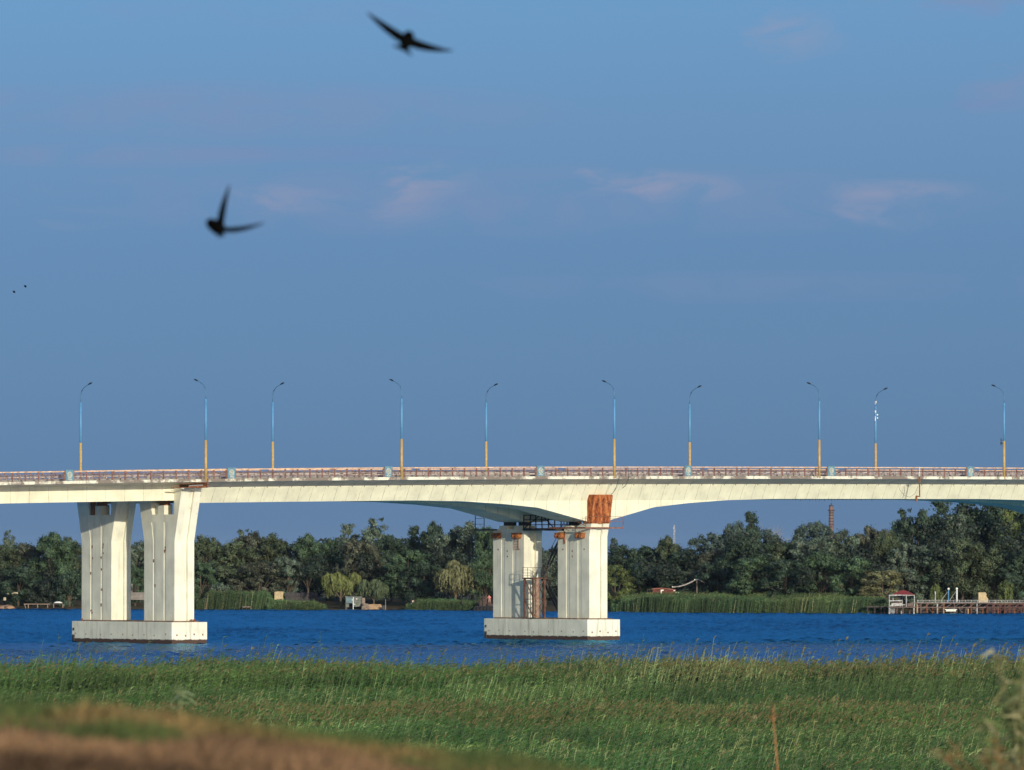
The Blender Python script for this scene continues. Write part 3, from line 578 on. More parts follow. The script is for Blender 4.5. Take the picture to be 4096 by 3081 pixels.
# left pier with U-shaped heads
pier1 = empty('bridge_pier', (XP1, COLY + 9, 0), 'cream bridge pier with forked flaring heads where the two deck spans meet', 'bridge pier', 'piers of the bridge')
footing(pier1, XP1, -2.45, 2.5, COLY - 1.05, COLY + PITCHY + CLEN + 0.45)
zk = zpx(698, 2164, COLY); zn = zpx(698, 2058, COLY); zu = float(zb(XP1)) - 0.62; zmid = zpx(698, 2088, COLY)
for k in range(2):
    y0 = COLY + PITCHY * k; y1 = y0 + CLEN; mb = MB()
    fl = lambda z: (y0 - 1.5 * min(1, max(0, (z - zk) / (zu - zk))), y1 + 1.05 * min(1, max(0, (z - zk) / (zu - 1.5 - zk))))
    def ring(z, g):
        a, b = fl(z); e_ = (y0 - a) * 0.35; e2 = (b - y1) * 0.35
        if g: 
            e2 = (b - y1) * 0.72; r = shaft_ring(XP1, a, b, z, y0 - a + 1.75 - e2, y0 - a + 3.95, 0.42 + e2, 0.05); return r
        return head_ring(XP1, a, b, z)
    mb.loft([ring(FT + 0.1, True), ring(zk, True)]); mb.loft([ring(zk - 0.0005, True), ring(zmid, True)]); mb.loft([ring(zmid - 0.001, False), ring(zn, False)])
    mk = MB(); rk = random.Random(20 + k)
    for q in range(12 if k else 5):
        yy = y0 + (1.75 if rk.random() < .5 else 3.95) + rk.uniform(-.1, .5); zz = rk.uniform(FT + 1, zk - .3); mk.box((XP1 - CW - 0.012, yy - .09, zz - rk.uniform(.08, .3)), (XP1 - CW + 0.03, yy + .09, zz + .06))
    # near arm and far arm of the fork
    def arm_n(z): a, b = fl(z); return head_ring(XP1, a, y0 + 0.12, z)
    def arm_f(z): a, b = fl(z); return [(XP1 - CW, b - 2.3, z), (XP1 + CW, b - 2.3, z), (XP1 + CW, b, z), (XP1 - CW, b, z)]
    mb.loft([arm_n(zn - 0.001), arm_n((zn + zu) / 2), arm_n(zu - 0.04)]); mb.loft([arm_f(zn - 0.001), arm_f(float(zb(XP1)) - 2.2)])
    mk.each('rust_mark', 'rust2', mb.build('column', 'pier', pier1))
    b = MB(); b.box((XP1 - 1.25, y0 + 2.3, zn - 0.05), (XP1 - 0.15, y0 + 3.6, zn + 1.05)); b.box((XP1 + 0.2, y0 + 1.2, zn - 0.05), (XP1 + 1.2, y0 + 2.4, zn + 1.0)); b.box((XP1 - 0.9, y0 + 3.9, zn - 0.05), (XP1 + 1.0, y0 + 4.6, zn + 1.2)); b.each('bearing_block', 'pier', pier1)
    b = MB(); b.box((XP1 - 1.0, y0 + 2.4, zn + 1.05), (XP1 - 0.3, y0 + 3.5, zu + TH - 1.4)); b.box((XP1 + 0.3, y0 + 1.3, zn + 1.0), (XP1 + 1.1, y0 + 2.3, zu - 1.7)); b.each('bearing', 'rust2', pier1)
    rs = MB(); rs.box((XP1 - CW - 0.02, y0 + 3.75, zn - 0.03), (XP1 - CW + 0.3, y0 + 4.3, zn + 1.6)); rs.build('rust_stain_plate', 'rust2', pier1) if k == 1 else None
bl = MB()
for x, y in ((XP1 + 0.6, COLY - 0.6), (XP1 + 1.0, COLY - 0.6), (XP1 - 2.0, COLY + 18.2)): bl.tube([(x, y, FT), (x, y, FT + 0.32)], 0.12, 8)
bl.each('bollard', 'rust2', pier1)

# ------------------------------------------------------------------ stair tower and inspection gantry at the centre pier
M['tower'] = plain('tower_iron', (0.17, 0.075, 0.048), rough=0.75, var=0.5, scale=2.5, dirt=(0.05, 0.025, 0.02), dirt_amt=0.8)
TX, TY, HS = XP2 - 1.75, 14.2, 0.85
zplat = FT + 4.85; zwalk = zpx(2180, 2119, 12.5)
tower = empty('stair_tower', (TX, TY, FT), 'rusty steel stair tower standing on the footing between the columns of the centre pier', 'stair tower')
for sx in (-1, 1):
    for sy in (-1, 1):
        mb = MB(); mb.box((TX + sx * HS - 0.1, TY + sy * HS - 0.1, FT + 0.1), (TX + sx * HS + 0.1, TY + sy * HS + 0.1, zplat)); mb.build('post', 'tower', tower)
mb = MB(); mb.box((TX - HS - 0.25, TY - HS - 0.25, zplat), (TX + HS + 0.25, TY + HS + 0.25, zplat + 0.14)); mb.build('platform', 'tower', tower)
mb = MB()
for z0, z1 in ((FT + 0.2, FT + 2.4), (FT + 2.5, zplat)):
    for a, b in (((-1, -1), (1, -1)), ((-1, -1), (-1, 1)), ((1, -1), (1, 1))):
        mb.beam((TX + a[0] * HS, TY + a[1] * HS, z0), (TX + b[0] * HS, TY + b[1] * HS, z1), 0.09); mb.beam((TX + a[0] * HS, TY + a[1] * HS, z1), (TX + b[0] * HS, TY + b[1] * HS, z1), 0.08)
mb.build('brace', 'tower', tower)
mb = MB(); mb.tube([(TX - 0.3, TY - 0.9, FT + 0.1), (TX - 0.3, TY - 0.9, zplat)], 0.27, 12); mb.build('pipe', plain('pale_rusty_pipe', (0.36, 0.24, 0.18), var=0.5, scale=2, dirt=(0.2, 0.08, 0.05), dirt_amt=0.8), tower)
mb = MB(); zr = zplat + 1.35
for sx in (-1, 1):
    for sy in (-1, 0, 1): mb.beam((TX + sx * (HS + 0.2), TY + sy * (HS + 0.2), zplat), (TX + sx * (HS + 0.2), TY + sy * (HS + 0.2), zr), 0.045)
for z in (zr, zplat + 0.7):
    for sx in (-1, 1): mb.beam((TX + sx * (HS + 0.2), TY - HS - 0.2, z), (TX + sx * (HS + 0.2), TY + HS + 0.2, z), 0.045)
    mb.beam((TX - HS - 0.2, TY + HS + 0.2, z), (TX + HS + 0.2, TY + HS + 0.2, z), 0.045)
mb.build('guard_railing', 'tower', tower)
def flight(p, q, name='stair_flight', hw=0.4):
    p = np.array(p); q = np.array(q); d = q - p; L = np.linalg.norm(d); dh = np.array([d[0], d[1], 0]); dh /= np.linalg.norm(dh); sdir = np.array([-dh[1], dh[0], 0]); mb = MB()
    for s in (-1, 1):
        mb.beam(p + s * hw * sdir, q + s * hw * sdir, 0.07, 0.2); mb.beam(p + s * hw * sdir + (0, 0, 1.0), q + s * hw * sdir + (0, 0, 1.0), 0.05)
        for k in range(5): t = k / 4; c0 = p + d * t + s * hw * sdir; mb.beam(c0, c0 + (0, 0, 1.0), 0.045)
    n = int(L / 0.32)
    for k in range(1, n): c0 = p + d * k / n; mb.beam(c0 - hw * sdir, c0 + hw * sdir, 0.13, 0.04)
    return mb.build(name, 'dark_steel', tower)
flight((TX + 0.5, TY - 0.9, zplat + 0.1), (TX + 3.6, TY - 1.5, zwalk))
flight((TX + 0.9, TY - 0.4, zplat + 0.1), (TX + 3.5, TY - 1.0, FT + 0.15))

gx0, gx1 = XP2 - 3.2, XP2 + 3.0
gan = empty('inspection_gantry', (XP2, 12, zwalk), 'dark rusty steel inspection gantry hung round the heads of the centre pier columns', 'gantry')
mb = MB()
for y in (9.95, 12.0, 14.0, 16.2): mb.beam((XP2 - 1.9, y, zwalk), (XP2 + 1.9, y, zwalk), 0.16, 0.22)
for x in (XP2 - 1.9, XP2 + 1.9): mb.beam((x, 9.9, zwalk), (x, 16.3, zwalk), 0.16, 0.24)
mb.box((XP2 - 1.85, 9.95, zwalk + 0.12), (XP2 + 1.85, 16.25, zwalk + 0.18)); mb.build('walkway', 'dark_steel', gan)
for x in (XP2 - 1.9, XP2 + 1.9):
    mb = MB()
    for y in np.linspace(10.0, 16.2, 6): mb.beam((x, y, zwalk), (x + rr.uniform(-.1, .1), y, zwalk + 1.75), 0.1)
    for z in (0.6, 1.2, 1.75): mb.beam((x, 10, zwalk + z), (x, 16.2, zwalk + z), 0.09)
    if x < XP2: mb.beam((x, 10, zwalk + 0.1), (x, 12.4, zwalk + 1.7), 0.09); mb.beam((x, 16.2, zwalk + 0.1), (x, 13, zwalk + 1.7), 0.09)
    mb.build('walkway_railing', 'dark_steel', gan)
# near wing: beam along the bridge in front of the column, far wing on the left
zw = zpx(2440, 2112, 3.2)
mb = MB(); mb.beam((XP2 - 2.6, 3.15, zw), (XP2 + 3.2, 3.15, zw), 0.3, 0.16); mb.beam((XP2 - 2.4, 3.1, zw), (XP2 - 2.4, 10.3, zw), 0.14, 0.2); mb.build('near_beam', 'rust2', gan)
mb = MB()
for x in (XP2 - 2.5, XP2 + 3.15): mb.beam((x, 3.05, zw), (x, 3.05, zw + 1.35), 0.055)
for z in (0.75, 1.35): mb.beam((XP2 - 2.5, 3.05, zw + z), (XP2 + 3.15, 3.05, zw + z), 0.04)
mb.beam((XP2 + 1.5, 3.05, zw + 0.75), (XP2 + 3.1, 3.05, zw + 1.35), 0.035)
mb.beam((XP2 - 2.45, 3.1, zw + 0.2), (XP2 - 2.45, 6.0, zw + 1.1), 0.05)
mb.build('near_railing', 'rust2', gan)
yl = COLY + PITCHY + CLEN + 2.0
mb = MB(); mb.beam((XP2 - 2.0, yl - 3.4, zwalk), (XP2 - 2.0, yl + 0.9, zwalk), 0.3, 0.18)
for y in (yl - 1.0, yl + 0.8): mb.beam((XP2 - 2.0, y, zwalk), (XP2 - 2.0, y, zwalk + 2.1), 0.07)
for z in (0.7, 1.4, 2.05): mb.beam((XP2 - 2.0, yl - 1.0, zwalk + z), (XP2 - 2.0, yl + 0.8, zwalk + z), 0.05)
mb.build('far_wing', 'dark_steel', gan)
for k, (yy) in enumerate((COLY + 1.45, COLY + 5.5, COLY + PITCHY + 1.1, COLY + PITCHY + 5.2)):
    mb = MB()
    for dy in (-0.36, 0.36): mb.tube([(XP2 - CW - 0.02, yy + dy, zwalk - 0.78), (XP2 - CW - 0.62, yy + dy, zwalk - 0.78)], 0.31, 14); 
    for dy in (-0.36, 0.36): mb.tube([(XP2 - CW - 0.55, yy + dy, zwalk - 0.78), (XP2 - CW - 0.72, yy + dy, zwalk - 0.78)], 0.12, 10)
    mb.box((XP2 - CW - 0.55, yy - 0.75, zwalk - 0.5), (XP2 - CW - 0.03, yy + 0.75, zwalk - 0.38)); mb.build('roller', 'orange_rust', gan)
mb = MB(); y = COLY + PITCHY + 1.0
for dx in (0, ): 
    mb.beam((XP2 - CW - 0.1, y, zwalk - 1.0), (XP2 - CW - 0.1, y, zwalk - 2.4), 0.05); mb.beam((XP2 - CW - 0.1, y + 0.8, zwalk - 1.0), (XP2 - CW - 0.1, y + 0.8, zwalk - 2.4), 0.05)
    for k in range(5): mb.beam((XP2 - CW - 0.1, y, zwalk - 1.1 - 0.32 * k), (XP2 - CW - 0.1, y + 0.8, zwalk - 1.1 - 0.32 * k), 0.04)
mb.beam((XP2 - CW - 0.08, COLY + 4.75, zwalk - 0.2), (XP2 - CW - 0.08, COLY + 4.75, zwalk - 1.7), 0.12); mb.build('hanging_ladder', 'rust2', gan)

# ------------------------------------------------------------------ street lamps
def make_lamp():
    t = empty('street_lamp', (0, 0, 0), 'x', 'street lamp', 'street lamps along the bridge')
    mb = MB(); mb.tube([(0, 0, -0.25), (0, 0, 4.45)], [0.165, 0.15], 14); mb.tube([(0, 0, 2.6), (0, 0, 2.66)], 0.17, 14); mb.build('lower_pole', 'lamp_yellow', t, True)
    mb = MB(); mb.tube([(0, 0, 4.45), (0, 0, 9.2)], [0.128, 0.118], 14); mb.tube([(0, 0, 8.85), (0, 0, 9.0)], 0.135, 14); mb.build('upper_pole', 'lamp_blue', t, True)
    P = [(0, 0, 9.2), (0, 0.0, 9.75), (0, 0.06, 10.15), (0, 0.22, 10.52), (0, 0.55, 10.85), (0, 1.05, 11.08), (0, 1.6, 11.26), (0, 1.75, 11.31)]
    mb = MB(); mb.tube(P, [0.06, 0.05, 0.048, 0.045, 0.043, 0.042, 0.04, 0.04], 8); mb.build('arm', 'arm', t, True)
    mb = MB(); mb.tube([(0, 1.62, 11.27), (0, 1.75, 11.32), (0, 2.1, 11.42), (0, 2.36, 11.47)], [0.04, 0.085, 0.10, 0.05], 10); mb.build('lamp_head', 'lamp_head', t, True)
    return t
lamp0 = make_lamp(); used = False
def place(x, y, z, rz, label):
    global used
    if not used: o = lamp0; used = True
    else:
        o = lamp0.copy(); COL.objects.link(o)
        for ch in list(lamp0.children):
            c_ = ch.copy(); COL.objects.link(c_); c_.parent = o
    o.location = (x, y, z); o.rotation_euler = (0, 0, rz); o['label'] = label; return o
NEARL = [822.8, 1606.3, 2457.6, 3277.6, 4017]; FARL = [322, 1090.5, 1944.5, 2759, 3503]
LN = ['blue and yellow lamp on the near railing at the step between the spans', 'blue and yellow street lamp on the near railing midway between the two piers', 'blue and yellow street lamp on the near railing just above the rusty steel jacket', 'blue and yellow street lamp on the near railing above the distant chimney', 'blue and yellow street lamp with a small dark bracket aerial where its colours meet']
LF = ['leftmost blue and yellow street lamp, on the far railing above the left pier', 'blue and yellow street lamp on the far railing next right of the left pier', 'blue and yellow lamp on the far railing above the left column of the centre pier', 'blue and yellow lamp on the far railing, standing right behind a rose panel', 'blue and yellow street lamp with white antenna boxes clamped round its top']
for px, l in zip(NEARL, LN):
    x = XY(px, 0.1); last_near = place(x, 0.1, float(zt(x)), 0, l)
for px, l in zip(FARL, LF):
    x = XY(px, W - 0.1); last_far = place(x, W - 0.1, float(zt(x)), math.pi, l)
b = wloc(last_near); mb = MB()
for z in (4.1, 4.55): mb.beam((b.x, b.y, b.z + z), (b.x - 0.5, b.y, b.z + z), 0.06)
mb.beam((b.x - 0.5, b.y, b.z + 3.85), (b.x - 0.5, b.y, b.z + 4.8), 0.06); mb.beam((b.x - 0.62, b.y, b.z + 4.2), (b.x - 0.3, b.y, b.z + 4.2), 0.12); mb.build('bracket_aerial', 'dark_steel', last_near)
b = wloc(last_far); mb = MB()
def wb(x, y, z, s): mb.box((b.x + x - s[0], b.y + y - s[1], b.z + z - s[2]), (b.x + x + s[0], b.y + y + s[1], b.z + z + s[2]))
for x, z, s in ((-0.2, 8.5, (0.1, 0.1, 0.22)), (0.2, 8.1, (0.1, 0.1, 0.16)), (0.22, 7.7, (0.09, 0.09, 0.14)), (-0.24, 7.6, (0.05, 0.08, 0.5)), (-0.05, 9.7, (0.05, 0.05, 0.25)), (-0.22, 9.6, (0.03, 0.03, 0.35))): wb(x * .8, -0.15, z, [q * .6 for q in s])
mb.build('antenna_box', 'white_paint', None)
ab = bpy.data.objects['antenna_box']; ab.parent = last_far; ab.matrix_parent_inverse = (Matrix.Translation(b) @ Matrix.Rotation(math.pi, 4, 'Z')).inverted()

# ------------------------------------------------------------------ foliage
def unit(a): return a / (np.linalg.norm(a, axis=1, keepdims=True) + 1e-9)
def leaf_quads(c, n_dir, size, r, aspect=1.0, droop=None):
    """arrays: centres c, normals n_dir, half size -> leaf diamonds"""
    k = len(c); t = r.normal(size=(k, 3)) if droop is None else droop + r.normal(size=(k, 3)) * 0.3
    a = np.cross(n_dir, t); a /= np.linalg.norm(a, axis=1, keepdims=True) + 1e-9; b = np.cross(a, n_dir); b /= np.linalg.norm(b, axis=1, keepdims=True) + 1e-9
    s = size[:, None]; a = a * s; b = b * s * aspect
    return np.stack([c - b, c + a * 0.75 - b * 0.1, c + b, c - a * 0.75 + b * 0.1], 1)
def clumps(centres, radii, per, leaf, r, flat=0.8, shade=0.35, outward=None):
    C, Nn, S, K = [], [], [], []
    for c, rad, n in zip(centres, radii, per):
        d = r.normal(size=(n, 3)); d /= np.linalg.norm(d, axis=1, keepdims=True)
        rr_ = rad * (0.55 + 0.5 * r.random(n) ** 0.6)
        tw = 1 + 0.35 * np.sin(d[:, 0] * 5 + c[0]) * np.sin(d[:, 1] * 5 + c[1]) * np.sin(d[:, 2] * 4 + c[2])
        p_ = np.array(c) + d * (rr_ * tw)[:, None] * np.array([1, 1, flat])
        C.append(p_); nn = d * 0.8 + r.normal(size=(n, 3)) * 0.55; nn /= np.linalg.norm(nn, axis=1, keepdims=True); Nn.append(nn)
        S.append(leaf * (0.6 + 0.8 * r.random(n))); K.append(np.full(n, r.uniform(0.75, 1.2)))
    C, Nn, S, K = np.concatenate(C), np.concatenate(Nn), np.concatenate(S), np.concatenate(K)
    base = K * (1 + r.normal(size=len(K)) * 0.22)
    col = np.stack([base * (1 + r.normal(size=len(K)) * 0.12), base, base * (1 + r.normal(size=len(K)) * 0.12)], 1).clip(0.2, 2.2)
    return leaf_quads(C, Nn, S, r), col
L = {
 'dark': leafmat('leaf_dark_green', (0.038, 0.062, 0.038)), 'olive': leafmat('leaf_olive', (0.062, 0.082, 0.042)),
 'grey': leafmat('leaf_silver_green', (0.092, 0.122, 0.086)), 'green': leafmat('leaf_mid_green', (0.06, 0.1, 0.05)),
 'brown': leafmat('leaf_dry_brown', (0.074, 0.080, 0.052)), 'yellow': leafmat('leaf_yellow_willow', (0.165, 0.185, 0.06)),
 'willow': leafmat('leaf_grey_willow', (0.095, 0.125, 0.065)), 'tanw': leafmat('leaf_tan_willow', (0.15, 0.15, 0.072)),
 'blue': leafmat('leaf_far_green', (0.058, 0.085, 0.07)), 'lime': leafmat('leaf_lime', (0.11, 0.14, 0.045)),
 'under': leafmat('leaf_painted_shade', (0.026, 0.038, 0.026)) }  # leaf colour darkened to paint the deep shade under the crowns
def make_round(seed, H=12.0, Wd=8.0, n=34, low=0.12, tall=1.0):
    """crown of boughs: each bough carries smaller sprays, so the outline is ragged and the sky shows through near the rim"""
    r = np.random.default_rng(seed); bough, cs, rs, ks = [], [], [], []
    while len(bough) < n:
        p_ = r.uniform(-1, 1, 3); q = math.sqrt(p_[0] ** 2 + p_[1] ** 2 + p_[2] ** 2)
        if q > 1 or q < 0.4: continue
        t_ = p_[2] * .5 + .5; wsc = (1 - (0.3 if tall == 1 else 0.55) * t_ ** 2.4) * (0.75 + 0.25 * min(1, t_ * 4)) * (1 - (1 - tall) * t_) * 1.15
        bough.append((p_[0] * Wd * 0.42 * wsc, p_[1] * Wd * 0.42 * wsc, low * H + t_ * H * (0.93 - low)))
    if tall == 1.0:
        for k in range(8): a = k * 0.785 + r.uniform(-.3, .3); bough.append((Wd * 0.27 * math.cos(a), Wd * 0.27 * math.sin(a), H * r.uniform(0.74, 0.86)))
    bough.append((0.1, 0, H * 0.88))
    for c in bough:
        kb = r.uniform(0.6, 1.35); big = r.uniform(0.7, 1.25) * (1.15 - 0.45 * c[2] / H)
        for k in range(r.integers(3, 7)):
            d = r.normal(size=3) * big * 0.62; cs.append((c[0] + d[0], c[1] + d[1], c[2] + d[2] * 0.75 + 0.1)); rs.append(big * r.uniform(0.3, 0.72)); ks.append((kb, c))
    per = [int(250 * q * q + 28) for q in rs]
    C, Nn, S, K = [], [], [], []
    for c, rad, m, (kk, bc) in zip(cs, rs, per, ks):
        d = r.normal(size=(m, 3)); g = d * rad * 0.62; g[:, 2] *= 0.8; C.append(np.array(c) + g); nn = unit(np.array(c) + g - np.array(bc)) * 0.9 + unit(d) * 0.3 + r.normal(size=(m, 3)) * 0.38; Nn.append(unit(nn)); S.append(0.13 * (0.6 + 0.8 * r.random(m))); K.append(np.full(m, kk * r.uniform(0.8, 1.2)))
    C, Nn, S, K = np.concatenate(C), np.concatenate(Nn), np.concatenate(S), np.concatenate(K)
    base = K * (1 + r.normal(size=len(K)) * 0.25); col = np.stack([base * (1 + r.normal(size=len(K)) * 0.12), base, base * (1 + r.normal(size=len(K)) * 0.12)], 1).clip(0.2, 2.4)
    V = leaf_quads(C, Nn, S, r, 1.25)
    t = MB(); t.tube([(0, 0, -1.0), (0.05, 0, H * 0.18), (0.15, 0.1, H * 0.45), (0.1, 0.0, H * 0.8)], [0.32, 0.25, 0.17, 0.04], 7)
    for c in bough[:12]: t.tube([(0.05, 0, H * 0.2), (c[0] * 0.5, c[1] * 0.5, (H * 0.25 + c[2]) / 2), c], [0.13, 0.08, 0.03], 5)
    return V, col, t
def make_willow(seed, H=7.0, Wd=7.0, strands=620):
    r = np.random.default_rng(seed); C, Nn, S, col = [], [], [], []
    lobes = [(r.normal() * Wd * 0.2, r.normal() * Wd * 0.2, H * r.uniform(0.62, 0.9), r.uniform(1.1, 1.9)) for _ in range(9)] + [(r.uniform(-1.2, 1.6), 0, H * 0.93, 1.0), (r.uniform(-2.5, -1.5), 0.3, H * 0.6, 1.2), (r.uniform(1.4, 2.6), -0.3, H * 0.68, 1.2)]
    for k in range(strands):
        lx, ly, lz, lr = lobes[r.integers(len(lobes))]; a = r.uniform(0, 6.28); d = lr * math.sqrt(r.random())
        x, y, z = lx + d * math.cos(a), ly + d * math.sin(a), lz + (lr - d) * 0.55; ln_ = r.uniform(0.8, 2.6) * H / 7; sway = r.uniform(0.1, 0.5); tint_ = r.uniform(0.65, 1.25)
        for q in np.linspace(0, 1, 13):
            C.append((x + q * sway + q * math.cos(a) * 0.5 + r.normal() * 0.08, y + q * math.sin(a) * 0.5 + r.normal() * 0.08, z - q * q * ln_ * 0.9 - 0.1 * q)); v = np.array([math.cos(a), math.sin(a), 0.35]) + r.normal(size=3) * 0.4; Nn.append(v / np.linalg.norm(v)); S.append(0.11 * r.uniform(0.7, 1.3)); col.append(tint_ * r.uniform(0.8, 1.2))
    C, Nn, S, col = map(np.array, (C, Nn, S, col))
    V = leaf_quads(C, Nn, S, r, 2.0, np.tile([0.25, 0, -1.0], (len(C), 1)))
    c3 = np.stack([col, col, col * 0.95], 1)
    t = MB(); t.tube([(0, 0, -1), (0.1, 0, H * 0.3), (-0.1, 0.1, H * 0.75)], [0.3, 0.24, 0.08], 7)
    for lx, ly, lz, lr in lobes: t.tube([(0.1, 0, H * 0.28), (lx * 0.6, ly * 0.6, H * 0.5), (lx, ly, lz)], [0.13, 0.08, 0.03], 5)
    return V, c3, t
def make_bare(seed, H=9.0):
    r = np.random.default_rng(seed); t = MB()
    def br(p, d, l, w, lev):
        q = p + d * l; t.tube([p, (p + q) / 2 + r.normal(size=3) * 0.06 * l, q], [w, w * 0.8, w * 0.55], 5)
        if lev < 4:
            for k in range(3): nd = d + r.normal(size=3) * 0.45; nd[2] = abs(nd[2]) + 0.15; br(p + (q - p) * r.uniform(0.55, 1), nd / np.linalg.norm(nd), l * 0.68, w * 0.5, lev + 1)
    br(np.array([0, 0, -0.5]), np.array([0.03, 0, 1.0]), H * 0.38, 0.2, 0); return t
PROTO = {}
def proto(kind):
    if kind in PROTO: return PROTO[kind]
    k, s = kind
    if k == 'round': V, c3, t = make_round(s, 12, 8.5, 36)
    elif k == 'broad': V, c3, t = make_round(s, 11, 10, 44, 0.06)
    elif k == 'tall': V, c3, t = make_round(s, 15, 6.5, 38, 0.10, 0.75)
    elif k == 'bush': V, c3, t = make_round(s, 4.5, 5.5, 22, 0.02)
    else: V, c3, t = make_willow(s)
    cm = quads('crown', V, L['dark'], cols=c3, link=False); tm = t.build('trunk', 'bark'); tmesh = tm.data; bpy.data.objects.remove(tm)
    top = float(np.percentile(V[:, :, 2], 99.7)); wid = float(np.percentile(V[:, :, 0], 98) - np.percentile(V[:, :, 0], 2))
    PROTO[kind] = (cm, tmesh, top, wid); return PROTO[kind]
def tree(px, ytop, wpx, v, kind, leaf, label, name='tree', cat='tree', group=None, zb_=None):
    """px, ytop, wpx: centre, top and width in the 2212-wide view of the photo; v: distance"""
    cm, tm, top, wid = proto(kind); px *= 1.8517; ytop *= 1.8517; wpx *= 1.8517
    zg = float(ground_z(np.array([(px - 2048) / FPX * v]), np.array([float(v)]))[0]) - 0.15 if zb_ is None else zb_
    ptop = far(px, ytop, v); s = (ptop[2] - zg) / top; w = 1.12 * wpx / FPX * v / wid; loc = (ptop[0], ptop[1], zg); r = random.Random(int(px * 13 + v))
    o = empty(name, loc, label, cat, group); o.rotation_euler = (0, 0, r.uniform(0, 6.28)); o.scale = (w, w, s)
    for nm, me, mt in (('crown', cm, L[leaf]), ('trunk', tm, M['bark'])):
        c_ = bpy.data.objects.new(nm, me); COL.objects.link(c_); c_.parent = o; c_.material_slots[0].link = 'OBJECT'; c_.material_slots[0].material = mt
    return o
def D(px2212): return float(shore(px2212 * 1.8517))
